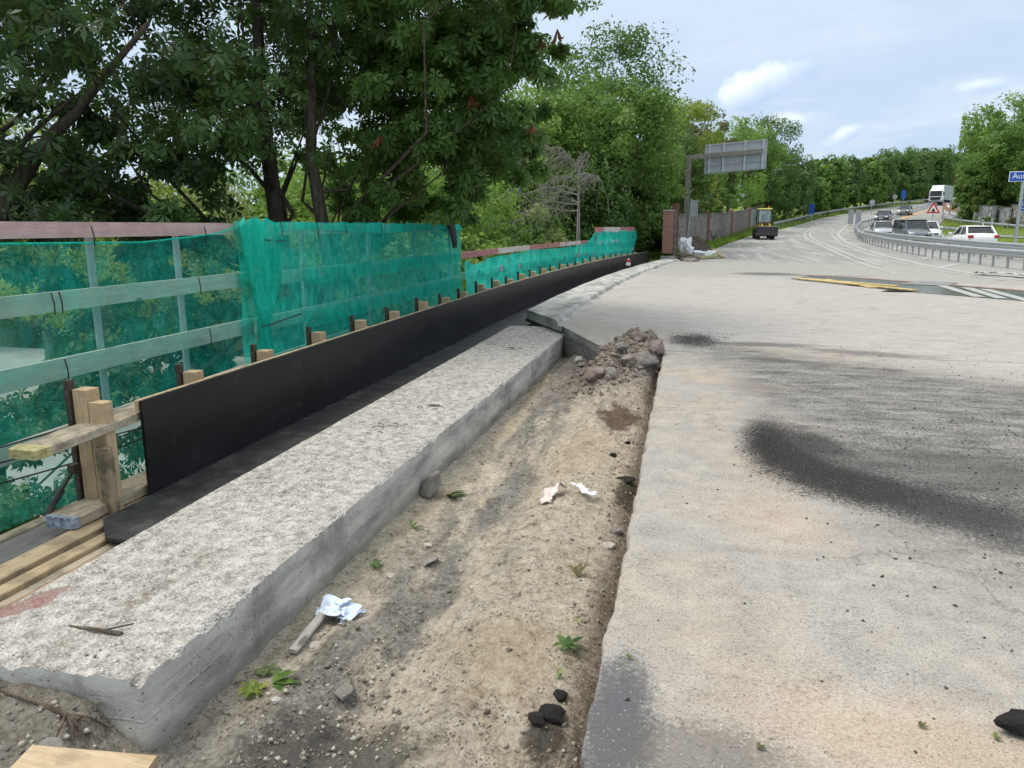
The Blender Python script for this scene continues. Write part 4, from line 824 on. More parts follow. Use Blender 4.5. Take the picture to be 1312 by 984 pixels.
for u, v, w, s, lab in ((495, 548, .16, 1, 'brown litter of twigs on the middle of the beam'), (548, 521, .12, 2, 'reddish twig scraps farther along the beam'), (655, 447, .10, 3, 'small red twig on the far part of the beam')):
    p = at(u, v, -.09); b = MB(); rr = random.Random(s)
    for i in range(7):
        a = rr.uniform(-.6, .6); x, y = p[0]+rr.uniform(-w, w)*.8, p[1]+rr.uniform(-w, w); L = rr.uniform(.04, .13); b.tube([(x, y, -.088), (x+L*.5*math.cos(a), y+L*.5*math.sin(a), -.078), (x+L*math.cos(a), y+L*math.sin(a), -.088)], .0035, 4)
    tag(b.build('twig_litter', M['bark_brown']), lab, 'twigs')
# loose pebbles: too many to count
def pebbles(name, pts, rmin, rmax, m, z=None):
    V = []; Q = []; T = []
    base = np.array([(1, 0, 0), (-1, 0, 0), (0, 1, 0), (0, -1, 0), (0, 0, 1), (0, 0, -1)], float); fs = [(0, 2, 4), (2, 1, 4), (1, 3, 4), (3, 0, 4), (2, 0, 5), (1, 2, 5), (3, 1, 5), (0, 3, 5)]
    for x, y in pts:
        r = rmin+(rmax-rmin)*random.random()**3; A = Matrix.Rotation(random.uniform(0, 6), 3, (random.uniform(-1, 1), random.uniform(-1, 1), 1)); k = len(V)
        zz = (soil_z(x, y) if z is None else z)+r*.2
        for p in base:
            q = A@Vector((p[0]*r*random.uniform(.7, 1.3), p[1]*r*random.uniform(.6, 1.1), p[2]*r*.7)); V.append((x+q.x, y+q.y, zz+q.z))
        Q += [tuple(k+i for i in f) for f in fs]; T += [random.random()]*8
    return tag(np_mesh(name, V, Q, m, attrs={'tint': T}), kind='stuff')
def pebmat():
    t = NT('loose_gravel'); a = t.N('ShaderNodeAttribute', attribute_name='tint').outputs['Fac']
    return t.out(t.ramp(a, [(0, (.12, .105, .09)), (.35, (.25, .22, .185)), (.7, (.36, .32, .27)), (1, (.46, .42, .365))]), .95, t.bump(t.noise(90, 3), .5, .005), 0, .1)
M['gravel'] = pebmat()
pts = [(random.uniform(-1.85, -.35), random.uniform(1.6, 11)) for _ in range(1100)]+[(random.gauss(-1.35, .25), random.gauss(2.5, .4)) for _ in range(1000)]+[(random.gauss(-.75, .3), random.gauss(9.6, .6)) for _ in range(900)]+[(random.gauss(-.42, .09), random.uniform(2, 9)) for _ in range(700)]+[(random.uniform(-2.9, -1.95), random.uniform(1.4, 2.15)) for _ in range(600)]
pebbles('gravel', [p for p in pts if p[0] < -.28 and not (p[0] < -1.9 and p[1] > 2.15)], .003, .019, M['gravel'])
M['clod'] = rockmat('crumbled_earth', (.235, .195, .16))
pts = [(random.gauss(-.60, .22), random.gauss(9.95, .55)) for _ in range(800)]+[(random.gauss(-.95, .2), random.gauss(9.15, .35)) for _ in range(420)]
pebbles('rubble', [p for p in pts if -1.6 < p[0] < -.30], .010, .048, M['clod'])
M['crumb'] = simple('asphalt_crumb', (.06, .058, .055), .95, 0, .4, 30)
pts = [(random.uniform(-.15, 4), random.uniform(1.8, 12)) for _ in range(260)]+[(random.gauss(.15, .3), random.gauss(11.1, .45)) for _ in range(1300)]+[(random.gauss(2.0, .9), random.gauss(4.6, 1.6)) for _ in range(1300)]+[(random.gauss(2.4, .9), random.gauss(9.5, .9)) for _ in range(400)]+[(random.gauss(2.8, .7), random.gauss(27.6, .5)) for _ in range(300)]
pebbles('asphalt_crumbs', [p for p in pts if p[0] > -.2], .002, .012, M['crumb'], .0)
pts = [(random.uniform(-.1, 3.2), 1.9+6*random.random()**1.4) for _ in range(1500)]
pebbles('slab_grit', [p for p in pts if p[0] > -.18], .0012, .0045, M['gravel'], .0)
pts = [(random.uniform(-2.9, -1.97), 2.25+10.2*random.random()**1.5) for _ in range(900)]
pebbles('beam_grit', pts, .003, .011, M['gravel'], -.098)
# yellow shuttering boards on the far deck
for k_, (a, c, w, lab) in enumerate((((1022, 358.5), (1172, 373.5), .22, 'long yellow shuttering board at the front of the boards on the road'), ((1030, 357.5), (1150, 367.5), .2, 'yellow shuttering board lying behind the longest one'), ((1060, 359), (1120, 369.5), .18, 'short yellow shuttering board crossing under the others'))):
    p, q = at(*a), at(*c); plank('shuttering_board', lab, 'board', (p[0], p[1], .022+.03*(k_ == 0)), (q[0], q[1], .022+.012*(k_ == 0)), w, .028, M['yellow_wood'])
p = at(1150, 374); stone('clod', 'dark clod of dirt in front of the yellow boards', 'clod', (p[0], p[1], .01), .25, (1.4, .5, .16), M['rock_dark'], 3)
p = at(1292, 355); rag('sandbag', 'lumpy pale sheet heaped on the white edge line', (p[0], p[1], .02), [(-.5, 1.2, 0), (-.2, .5, .05), (.1, 0, .06), (.5, -.6, .03)], .5, M['pale_bar'], 4, .10, 'sheet')
# ================================================================ bridge end: pillar, wall, gantry, debris
def brick_pillar(label, x, y, w, h, z0, cat='pillar', name='brick_pillar'):
    t = thing(name, label, cat, (x, y, z0))
    MB().box((0, 0, h/2+.15), (w, w, h-.3)).build('shaft', M['brick'], t); MB().box((0, 0, h+.03), (w+.06, w+.06, .06)).build('cap', M['conc_plain'], t); MB().box((0, 0, .02), (w+.10, w+.10, .30)).build('base', M['conc_plain'], t)
    return t
brick_pillar('slim red brick pillar standing on the bridge end beside the netting', -.95, 38.3, .50, 2.3, .02)
t = thing('wall_panel', 'tall brown panel wall stretch just behind the slim brick pillar', 'wall', (0, 0, 0))
z0 = .0
b = MB(); b.bar((-.62, 39.0, z0+1.2), (-.75, 45.6, z0+1.3), .12, 2.3); b.build('panel', M['fence_panel'], t)
MB().box((-.76, 45.9, z0+1.45), (.4, .4, 2.9)).build('pier', M['brick'], t)
wp = [(-.6, 46.6), (1.39, 62), (3.96, 78), (6.85, 95), (8.6, 104)]
for k_ in range(4):
    (xa, ya), (xb, yb_) = wp[k_], wp[k_+1]; t = thing('wall_panel', ['pale concrete wall bay directly behind the gantry pole', 'grey concrete wall bay right of the gantry pole, dark joints', 'grey concrete wall bay before the painted one', 'painted concrete wall bay behind the wheel loader'][k_], 'wall', (0, 0, 0), 0, 'concrete wall bays along the verge')
    for j in range(4):
        pa = Vector((xa+(xb-xa)*j/4, ya+(yb_-ya)*j/4, 0)); pb = Vector((xa+(xb-xa)*(j+.95)/4, ya+(yb_-ya)*(j+.95)/4, 0)); za = float(rise(pa.y))+.95+.25; zb = float(rise(pb.y))+1.2
        MB().bar((pa.x, pa.y, za-.15), (pb.x, pb.y, zb-.15), .10, 2.25).build('panel', M['graffiti'] if k_ == 3 else M['fence_panel'], t)
    zc = float(rise(yb_)); MB().box((xb, yb_, zc+1.15), (.42, .42, 2.6)).build('pier', M['brick'], t)
    MB().bar((xa, ya, float(rise(ya))+2.2), (xb, yb_, zc+2.2), .2, .07).build('coping', M['conc_dark'], t)
# gantry seen from behind
g = thing('sign_gantry', 'grey cantilever gantry carrying a big road sign seen from behind', 'sign gantry', (-.15, 50., .15))
MB().loft([[(sx*w, sy*w, z) for sx, sy in ((-1, -1), (1, -1), (1, 1), (-1, 1))] for w, z in ((.22, -.3), (.20, 0), (.15, 5.7))]).build('pole', M['pole'], g)
a_ = MB(); a_.bar((-.25, 0, 5.62), (4.35, 0, 5.90), .26, .26); a_.build('arm', M['pole'], g)
sg = MB(); 
def skew(x, z): return (x, z+.075*(x-.95))
pts = [skew(.95, 4.6), skew(4.6, 4.6), skew(4.6, 6.36), skew(.95, 6.36)]
MB().prism(pts, .20, .24).build('sign_board', M['sign_back'], g)
for x in (1.22, 2.05, 3.3, 4.35):
    MB().bar((x, .13, skew(x, 4.62)[1]), (x, .13, skew(x, 6.38)[1]), .09, .12, upv=(0, 1, 0)).build('upright', M['galv'], g)
for z in (5.08, 4.66, 6.3): MB().bar((.97, .175, skew(.97, z)[1]), (4.58, .175, skew(4.58, z)[1]), .05, .06).build('rail', M['galv_dull'], g)
t = thing('signpost', 'small upright sign panel on a thin pole beside the gantry pole', 'sign', (-.05, 47, .3)); MB().bar((0, 0, 0), (.16, 0, 2.9), .05, .05).build('pole', M['galv'], t); MB().box((.36, .02, 2.35), (.30, .03, .85)).build('panel', M['sign_back'], t); b = MB()
for sx in (.19, .53): b.box((sx, 0, 2.35), (.03, .05, .9))
for sz in (1.91, 2.79): b.box((.36, 0, sz), (.31, .05, .03))
b.build('frame', M['galv'], t)
# heap of leftovers on the verge
def lump_mesh(name, label, cat, loc, r, sc, m, seed, amp=.5):
    bm = bmesh.new(); bmesh.ops.create_icosphere(bm, subdivisions=4, radius=1); co = np.array([v.co for v in bm.verts]); co = co*(1+fbm(co*1.8, 4, seed)[:, None]*amp); co[:, 2] = np.maximum(co[:, 2], -.35)
    me = bpy.data.meshes.new(name)
    for v, c in zip(bm.verts, co*r*np.array(sc)): v.co = c
    bm.to_mesh(me); bm.free(); me.materials.append(m); o = bpy.data.objects.new(name, me); COL.objects.link(o); o.location = loc; return tag(o, label, cat)
lump_mesh('soil_heap', 'brown soil and root heap between pillar and white sheeting', 'soil heap', (-.15, 39.0, -.02), .55, (1.3, 1.4, .55), M['dirt'], 5, .5)
lump_mesh('soil_heap', 'low soil heap along the end of the kerb', 'soil heap', (.2, 36.9, .0), .4, (.9, 2.0, .3), M['rock_grey'], 9, .4)
lump_mesh('tarpaulin', 'crumpled white sheeting with an upright corner beside the brown panel', 'sheeting', (-.02, 40.6, .38), .42, (.9, .8, 1.25), M['white_cloth'], 12, .55)
lump_mesh('tarpaulin', 'crumpled white sheeting lying low toward the road', 'sheeting', (.85, 40.2, .12), .50, (1.35, .9, .6), M['white_cloth'], 15, .5)
b = MB(); b.add([(.05, 42.2, .0), (1.5, 41.2, .0), (1.4, 41.2, .35), (.5, 41.9, 1.15), (.15, 42.2, 1.05), (.05, 42.3, .0), (1.5, 41.3, .0), (1.4, 41.3, .35), (.5, 42.0, 1.15), (.15, 42.3, 1.05)], [(0, 1, 2, 3, 4), (9, 8, 7, 6, 5), (0, 5, 6, 1), (1, 6, 7, 2), (2, 7, 8, 3), (3, 8, 9, 4), (4, 9, 5, 0)]); tag(b.build('broken_panel', M['rock_pink']), 'brown broken panel leaning behind the white sheeting', 'broken panel')
plank('timber', 'yellowish timber lying in front of the low white sheeting', 'timber', (.55, 38.7, .10), (1.45, 39.9, .14), .25, .12, M['yellow_paint']); plank('timber', 'pale timber slanting down right of the white sheeting', 'timber', (1.25, 41., .42), (1.75, 39.7, .08), .14, .12, M['new_wood_y'])
quad('sand_patch', [(880, 341), (905, 322), (925, 318), (912, 334), (893, 343)], .012 if False else .30, M['yellow_wood']) if False else None

# ================================================================ guard rails
def curve_pts(tab, step):
    P = np.array(tab, float); s = np.concatenate([[0], np.cumsum(np.hypot(*np.diff(P, axis=0).T))])
    q = np.arange(0, s[-1], .5); k = np.array([np.interp(q, s, P[:, i]) for i in (0, 1)]).T
    for _ in range(14): k[1:-1] = (k[:-2]+2*k[1:-1]+k[2:])/4
    return k[::max(1, int(step/.5))], k
def guard_rail(label, tab, spacing, height=.75, both=False, maxy=400, offs=0, side=1, tint='galv', post=True, beamh=.31):
    t = thing('guard_rail', label, 'guard rail')
    _, k = curve_pts(tab, .5); d = np.gradient(k, axis=0); d /= np.linalg.norm(d, axis=1)[:, None]; nr = np.stack([-d[:, 1], d[:, 0]], 1)*side
    W = [(.0, -.155), (.035, -.12), (.075, -.10), (.08, -.06), (.03, -.02), (.03, .02), (.08, .06), (.075, .10), (.035, .12), (.0, .155), (-.012, .155), (-.012, -.155)]
    for sgn in ((1, -1) if both else (1,)):
        rings = []
        for p, n in zip(k[::2], nr[::2]):
            z = float(rise(p[1]))+height-.155; o_ = .07 if True else 0
            rings.append([(p[0]+n[0]*(a*.9+o_)*sgn, p[1]+n[1]*(a*.9+o_)*sgn, z+h*beamh/.31) for a, h in W])
        b = MB(); b.loft(rings); b.build('beam', M[tint], t, True)
    if post:
        s = np.concatenate([[0], np.cumsum(np.hypot(*np.diff(k, axis=0).T))]); n_ = 0
        for q in np.arange(.4, s[-1], spacing):
            x, y = np.interp(q, s, k[:, 0]), np.interp(q, s, k[:, 1]); i = min(len(d)-1, int(np.searchsorted(s, q))); z = float(rise(y)); a = math.atan2(d[i][1], d[i][0]); n_ += 1
            if n_ > 98: break
            b = MB(); b.box((x, y, z+height/2-.12), (.11, .055, height-.1), a); b.box((x+nr[i][0]*.035, y+nr[i][1]*.035, z+height-.155), (.10, .07, .2), a); b.build('post', M['galv_dull'], t)
    return t
FR = [(13.2, 23.5), (12.6, 27), (12.15, 31.6), (12.0, 35), (12.0, 40), (12.1, 45), (12.4, 52.5), (13.1, 62)]
guard_rail('shiny front guard rail curving round the road bend', FR+[(13.9, 70)], 1.33)
BK = [(15.8, 24.0), (15.4, 32), (15.1, 39.7), (14.85, 46), (14.6, 54), (14.4, 62)]
guard_rail('rear guard rail running just behind the shiny front one', BK+[(14.5, 70)], 1.5, height=.82)
MR = [(14.2, 70.4), (16.6, 85), (19.8, 98), (25.7, 114.6), (33.2, 133.4), (47.6, 171.4), (74, 235)]
guard_rail('long median guard rail climbing beside the approaching cars', MR, 2.4, both=True)
VR = [(9.6, 93), (13.7, 107), (18., 121.8), (28.1, 146), (40.5, 172), (62, 212)]
guard_rail('dark guard rail along the far left edge of the climbing road', VR, 2.4, height=.8, tint='galv_dull')
RR = [atg(1186, 291)[:2], atg(1192, 294)[:2], atg(1208, 297)[:2], atg(1226, 299.5)[:2]]
guard_rail('short low guard rail at the lower side of the grass island', [(x, y) for x, y in RR][::-1], 2., height=.55, side=-1)
RU = [atg(*q)[:2] for q in ((1209, 277), (1205, 280), (1212, 283.5), (1235, 287), (1265, 290.5), (1300, 293.5), (1330, 295.5))]
guard_rail('white low guard rail bending round the upper side of the grass island', RU, 3., height=.5, side=1)

# ================================================================ signs
def text(parent, body, loc, size, m, align='LEFT', name='lettering', rz=0.):
    c = bpy.data.curves.new(name, 'FONT'); c.body = body; c.size = size; c.extrude = .004; c.align_x = align; c.materials.append(m)
    q = bpy.data.objects.new('q', c); COL.objects.link(q); bpy.context.view_layer.update(); me = bpy.data.meshes.new_from_object(q.evaluated_get(bpy.context.evaluated_depsgraph_get())); bpy.data.objects.remove(q)
    o = bpy.data.objects.new(name, me); COL.objects.link(o); o.parent = parent; o.location = loc; o.rotation_euler = (PI/2, 0, rz); return o
p = aty(1292, 233, 46.); x0, zb = p[0], p[2]; zt = aty(1292, 220, 46.)[2]
s = thing('exit_sign', 'blue exit sign with white lettering on a grey post at the right edge', 'sign', (x0, 46, 0), -.30)
zg = float(rise(46)); H_ = zt-zb
MB().box((1.5, 0, (zt+zb)/2), (3.0, .04, H_)).build('panel', M['sign_white'], s, bevel=.01); MB().box((1.5, -.023, (zt+zb)/2), (2.93, .012, H_-.07)).build('face', M['sign_blue'], s)
text(s, 'Ausfahrt', (.14, -.032, zb+.16), .385, M['sign_white']); MB().tube([(.66, .08, zg), (.66, .08, zt-.05)], .085, 10).build('post', M['galv'], s)
p = aty(1304, 271, 46.); zt2 = aty(1304, 254, 46)[2]
s2 = thing('route_sign', 'small blue route sign lettered U mounted lower on the same post', 'sign', (p[0]+.0, 46.0, 0), -.30)
MB().box((.45, -.0, (p[2]+zt2)/2), (.9, .03, zt2-p[2])).build('panel', M['sign_white'], s2, bevel=.008); MB().box((.45, -.018, (p[2]+zt2)/2), (.84, .012, zt2-p[2]-.06)).build('face', M['sign_blue'], s2)
text(s2, 'U', (.13, -.027, zt2-.38), .32, M['sign_white']); MB().box((.42, -.026, p[2]+.16), (.52, .008, .04)).build('arrow', M['sign_white'], s2)
MB().box((.30, .05, (p[2]+zt2)/2), (.08, .08, .1)).build('bracket', M['galv'], s2)
p = atg(1193, 295); s = thing('warning_sign', 'red and white triangular warning sign on a thin post before the island', 'warning sign', p, -.25)
def tri(c, r, y0, y1): return [[(c[0]+r*math.sin(a), y, c[1]+r*math.cos(a)) for a in (0, 2*PI/3, 4*PI/3)] for y in (y0, y1)]
zc = aty(1193, 268.5, p[1])[2]-p[2]; R_ = .78
MB().tube([(0, .06, 0), (0, .06, zc)], .04, 8).build('post', M['galv_dull'], s); MB().loft(tri((0, zc), R_, 0, .03)).build('panel', M['sign_red'], s); MB().loft(tri((0, zc), R_*.62, -.012, -.002)).build('face', M['sign_white'], s)
b = MB(); b.box((0, -.016, zc-.12), (.34, .006, .20)); b.box((0, -.016, zc+.08), (.10, .006, .2)); b.build('symbol', M['black'], s)
p = atg(1093, 277.5); s = thing('delineator_board', 'pair of grey boards standing on the nose behind the guard rail', 'board', atg(1094, 289), -.1)
for x in (-.42, .42): MB().box((x, 0, 1.0), (.62, .05, 1.7)).build('panel', M['galv_dull'], s); MB().box((x, .05, .4), (.08, .08, .9)).build('post', M['galv'], s)
def small_sign(u, v, h, w, ph, m, label, name='road_sign', shape='box'):
    p = atg(u, v); s = thing(name, label, 'sign', p, -.25); MB().tube([(0, .04, 0), (0, .04, h)], .05, 8).build('post', M['galv'], s)
    if shape == 'box': MB().box((0, 0, h-ph/2), (w, .04, ph)).build('panel', M[m], s)
    else: MB().disc((0, 0, h-ph/2), w/2, .04, 'Y', 20).build('panel', M[m], s)
    return s
small_sign(1116, 276, 2.4, .8, .8, 'galv', 'round grey sign seen from behind on the far verge', shape='disc'); small_sign(1145, 269, 2.7, .8, .8, 'galv_dull', 'small grey sign before the distant dark trees', shape='disc')
small_sign(1156, 267, 3.3, .75, 1.5, 'sign_blue', 'small narrow blue sign before the distant dark trees'); small_sign(1039, 283, 2.3, .7, 1.35, 'sign_blue', 'dark blue sign standing in the grass verge behind the loader')
for k_, (u, v) in enumerate(((1187, 291), (1191, 297), (1259, 292), (1271, 291), (1182, 290))):
    p = atg(u, v); s = thing('delineator_post', ['white delineator post at the island tip', 'leaning white delineator post beside the warning sign', 'white delineator post behind the white hatchback', 'second white delineator post behind the white hatchback, further right', 'short white delineator post left of the island tip'][k_], 'delineator', p, 0, 'white delineators at the grass island')
    MB().box((0, 0, .45), (.13, .10, .9), taper=.85).build('post', M['sign_white'], s); MB().box((0, -.05, .72), (.135, .02, .14)).build('band', M['black'], s)
# painted walls behind the island
for (u, v, u2, v2, h, lab, sx) in ((1226, 282.5, 1242, 284.5, 2.1, 'pale graffiti wall stretch left, next to the construction barrier', 0), (1247, 286, 1273, 289, 2.4, 'weathered graffiti wall stretch under the hanging bushes', 5), (1276, 288.5, 1292, 290.3, 2.3, 'pale blue graffiti wall stretch nearest the exit sign', 9), (1294, 290, 1330, 294, 2.6, 'brownish wall stretch behind the exit sign post', 13)):
    a, c = atg(u, v), atg(u2, v2); m = graffiti('wall_paint', sx+1., (.27, .28, .28) if sx != 13 else (.25, .22, .19)); t = thing('graffiti_wall', lab, 'wall')
    MB().bar((a[0], a[1], a[2]+h/2-.2), (c[0], c[1], c[2]+h/2-.2), .25, h).build('wall', m, t); MB().bar((a[0], a[1], a[2]+h-.18), (c[0], c[1], c[2]+h-.18), .34, .08).build('coping', M['conc_dark'], t)
a, c = atg(1208, 274), atg(1226, 279.5); t = thing('barrier', 'reddish brown barrier boards by the far wall', 'barrier'); MB().bar((a[0], a[1], a[2]+1.0), (c[0], c[1], c[2]+1.), .12, .5).build('board', M['orange_wood'], t); MB().bar((a[0], a[1], a[2]+1.55), (c[0], c[1], c[2]+1.6), .12, .3).build('board', M['red_white'], t)
for q in (0, .5, 1): MB().box((a[0]+(c[0]-a[0])*q, a[1]+(c[1]-a[1])*q+.1, a[2]+.8), (.15, .15, 2.)).build('post', M['galv_dull'], t)

# ================================================================ vehicles
def paint(name, c, metal=.3): 
    t = NT(name); return t.out(t.ramp(t.noise(2.5, 3), [(.3, [x*.9 for x in c]), (.7, [min(1, x*1.06) for x in c])]), .28, None, metal, .5, Coat_Weight=.5, Coat_Roughness=.08)
M['glass'] = simple('vehicle_glass', (.018, .023, .027), .04, 0, .3, 2, spec=.5); M['tyre'] = simple('tyre_rubber', (.02, .02, .021), .85); M['rim'] = simple('alloy_rim', (.4, .41, .42), .35, .8)
M['lamp'] = simple('clear_lamp', (.72, .75, .78), .12, .2); M['tail'] = simple('red_lamp', (.42, .012, .015), .25); M['plate'] = simple('number_plate', (.75, .75, .72), .5)
def wheel(parent, x, y, r, w, name='wheel'):
    o = MB().disc((0, 0, 0), r, w, 'X', 20).build(name, M['tyre'], parent, True, loc=(x, y, r)); o.data.polygons.foreach_set('use_smooth', [len(p.vertices) == 4 for p in o.data.polygons])
    s = 1 if x > 0 else -1; b = MB(); b.disc((s*w*.44, 0, 0), r*.62, .04, 'X', 16); b.disc((s*w*.5, 0, 0), r*.14, .03, 'X', 10); b.build('rim', M['rim'], o); return o
def car(label, loc, rz, pm, L=4.3, W=1.78, H=1.46, hatch=False, van=False):
    """+Y is forward"""
    t = thing('car', label, 'car', loc, rz); h = L/2
    S = [(h, .62, .30, .52), (h-.10, .80, .20, .62), (h-.45, .87, .18, .74), (h-1.15, .89, .18, .88 if not van else 1.0), (h-1.6, .89, .18, .93 if not van else 1.05), (0, .89, .18, .95), (-h+1.1, .89, .18, .97), (-h+.35, .87, .20, 1.0 if not hatch else 1.02), (-h+.06, .80, .25, .92), (-h, .68, .35, .72)]
    if van: S = [(a, b_, c_, d+.05) for a, b_, c_, d in S]
    rings = []
    for y, w, z0_, z1 in S:
        w = w*W/1.78; m_ = (z0_+z1)/2
        rings.append([(-w*.86, y, z0_), (w*.86, y, z0_), (w*.97, y, z0_+.08), (w, y, m_), (w*.985, y, m_+.15*(z1-z0_)), (w*.95, y, z1-.06), (w*.84, y, z1), (0, y, z1+.025), (-w*.84, y, z1), (-w*.95, y, z1-.06), (-w*.985, y, m_+.15*(z1-z0_)), (-w, y, m_), (-w*.97, y, z0_+.08)])
    MB().loft(rings).build('body', pm, t, True)
    zb = .93 if not van else 1.03; wb, wt = W*.455, W*.375 if not van else W*.42
    f0, f1 = (h-1.12, h-1.95) if not van else (h-.95, h-1.6); r0, r1 = (-h+.35, -h+.95) if (hatch or van) else (-h+.75, -h+1.35)
    if van: r0, r1 = -h+.15, -h+.4
    ring = lambda f_, r_, w, z: [(-w, r_, z), (w, r_, z), (w*1.0, (f_+r_)/2, z), (w*.94, f_, z), (-w*.94, f_, z), (-w*1.0, (f_+r_)/2, z)]
    MB().loft([ring(f0, r0, wb, zb-.04), ring((f0*.35+f1*.65), (r0*.35+r1*.65), wb*.35+wt*.65, zb+(H-zb)*.6), ring(f1, r1, wt, H-.05)]).build('window', M['glass'], t)
    MB().loft([ring(f1+.08, r1-.10, wt*1.03, H-.06), ring(f1, r1, wt*.98, H-.005), ring(f1-.3, r1+.2, wt*.7, H+.015)]).build('roof', pm, t, True)
    for s in (-1, 1):                                                     # pillars, lamps, mirrors, wheels
        b = MB(); [MB().bar(p_, q_, w_, h_).build('pillar', pm, t) for p_, q_, w_, h_ in (((s*wb*.955, f0, zb-.03), (s*wt*.96, f1, H-.04), .06, .05), ((s*wb*1.005, r0+.05, zb-.03), (s*wt*1.01, r1, H-.04), .09, .14), ((s*wb*1.01, (f0+r0)/2-.1, zb), (s*wt*1.03, (f1+r1)/2, H-.04), .04, .08))]
        MB().loft([[(s*W*.26, h-.13, .60), (s*W*.44, h-.30, .62), (s*W*.45, h-.34, .76), (s*W*.28, h-.17, .70)], [(s*W*.26, h-.02, .60), (s*W*.445, h-.16, .62), (s*W*.455, h-.24, .76), (s*W*.28, h-.10, .70)]]).build('headlight', M['lamp'], t)
        MB().box((s*W*.40, -h+.06, .84), (.28, .16, .17)).build('taillight', M['tail'], t, bevel=.02)
        MB().box((s*(W/2+.07), f0-.15, zb+.08), (.20, .12, .13)).build('mirror', M['black'] if pm != M['paint_white'] else pm, t, bevel=.03)
        for y in (h-.85, -h+.80): wheel(t, s*(W/2-.10), y, .32, .21)
    MB().box((0, h-.03, .46), (W*.6, .08, .14)).build('grille', M['black'], t); MB().box((0, h+.015, .42), (.50, .02, .11)).build('number_plate', M['plate'], t); MB().box((0, -h-.005, .62), (.50, .03, .11)).build('number_plate', M['plate'], t)
    MB().box((0, -h+.02, .38), (W*.8, .10, .16)).build('bumper', M['black'], t, bevel=.03)
    return t
M['paint_dark'] = paint('dark_blue_paint', (.045, .055, .075)); M['paint_grey'] = paint('grey_metallic_paint', (.13, .15, .17)); M['paint_silver'] = paint('silver_paint', (.42, .46, .50), .5); M['paint_white'] = paint('white_paint', (.80, .80, .80), 0.); M['paint_pale'] = paint('pale_grey_paint', (.30, .32, .33))
def oncoming(u, v, extra=0.):
    p = atg(u, v); d = np.array([np.interp(p[1]+8, [y for _, y in MED], [x for x, _ in MED])-np.interp(p[1]-8, [y for _, y in MED], [x for x, _ in MED]), 16.]); return p, math.atan2(d[0], -d[1])+PI*0+extra
def place(u, v, depth, extra=0.):
    y = depth; x = aty(u, v, y)[0]; z = float(rise(y)); d = np.interp(y+8, [q for _, q in MED], [q for q, _ in MED])-np.interp(y-8, [q for _, q in MED], [q for q, _ in MED])
    return (x, y, z), PI-math.atan2(d, 16.)+extra
l, r_ = place(1131, 285, 112); car('dark saloon coming down the hill behind the silver car', l, r_, M['paint_dark'])
l, r_ = place(1159, 275, 132); car('dark car farthest up the lane, close to the truck', l, r_, M['paint_grey'], H=1.5)
l, r_ = place(1130, 300, 74); car('silver car in front of the van, behind the guard rail', l, r_, M['paint_silver'], L=4.4)
l, r_ = place(1167.5, 306, 67); car('dark grey van with wide windscreen beside the silver car', l, r_+.12, M['paint_grey'], L=4.5, W=1.85, H=1.72, van=True)
l, r_ = place(1187, 301, 71); car('small white car half hidden behind the grey van', l, r_, M['paint_white'], L=3.9, H=1.5, hatch=True)
p = (aty(1243, 312, 53.)[0], 53., float(rise(53))); car('white hatchback seen from behind, driving toward the exit', p, .02, M['paint_white'], L=4.1, W=1.75, H=1.47, hatch=True)
p = atg(1221, 270); car('pale car far away beside the truck', (p[0], p[1], p[2]), PI-.35, M['paint_pale'])
p = aty(1322, 330, 33); car('dark car almost out of view behind the guard rail end', (p[0]+3.6, 36.0, float(rise(36))), -.5, M['paint_dark'])
# truck
l, r_ = place(1205, 266, 178); tr = thing('truck', 'box truck with a white cab coming down the hill', 'truck', l, r_-.08)
CB = MB(); CB.prism([(3.9, .55), (5.65, .55), (5.75, 1.5), (5.45, 2.75), (4.9, 3.0), (3.9, 3.0)], -1.2, 1.2, 'X'); CB.build('cab', M['paint_white'], tr, bevel=.05)
MB().box((0, -.6, 2.4), (2.5, 8.6, 2.9)).build('cargo_box', simple('grey_truck_box', (.33, .38, .36), .6, 0, .1, 1.), tr, bevel=.03)
b = MB(); b.add([(-1.1, 5.77, 1.6), (1.1, 5.77, 1.6), (1.05, 5.50, 2.65), (-1.05, 5.50, 2.65)], [(0, 1, 2, 3)]); b.build('windscreen', M['glass'], tr); MB().box((0, -.2, .75), (1.0, 10, .35)).build('chassis', M['dark_steel'], tr); MB().box((0, 5.72, 1.15), (1.9, .12, .55)).build('grille', M['black'], tr); MB().box((0, 5.7, .62), (2.4, .25, .3)).build('bumper', M['paint_pale'], tr)
MB().loft([[(-1.1, 3.92, 3.0), (1.1, 3.92, 3.0), (1.1, 5.0, 3.0), (-1.1, 5.0, 3.0)], [(-1.1, 3.92, 3.75), (1.1, 3.92, 3.75), (1.0, 4.2, 3.75), (-1.0, 4.2, 3.75)]]).build('air_deflector', M['paint_white'], tr)
for s in (-1, 1):
    for y in (4.7, -2.6, -3.9): wheel(tr, s*1.05, y, .5, .32)
    MB().box((s*.95, 5.72, .82), (.35, .15, .2)).build('headlight', M['lamp'], tr); MB().box((s*1.38, 5.35, 2.1), (.18, .15, .7)).build('mirror', M['black'], tr)
def loader_glass():
    t = NT('loader_glass'); g = t.N('ShaderNodeBsdfGlossy', {'Color': (.8, .85, .85, 1), 'Roughness': .05}); p = t.N('ShaderNodeBsdfTransparent', {'Color': (.75, .82, .82, 1)}); m = t.N('ShaderNodeMixShader', {0: .22, 1: p.outputs[0], 2: g.outputs[0]}); t.N('ShaderNodeOutputMaterial', {'Surface': m.outputs[0]}); return t.mat
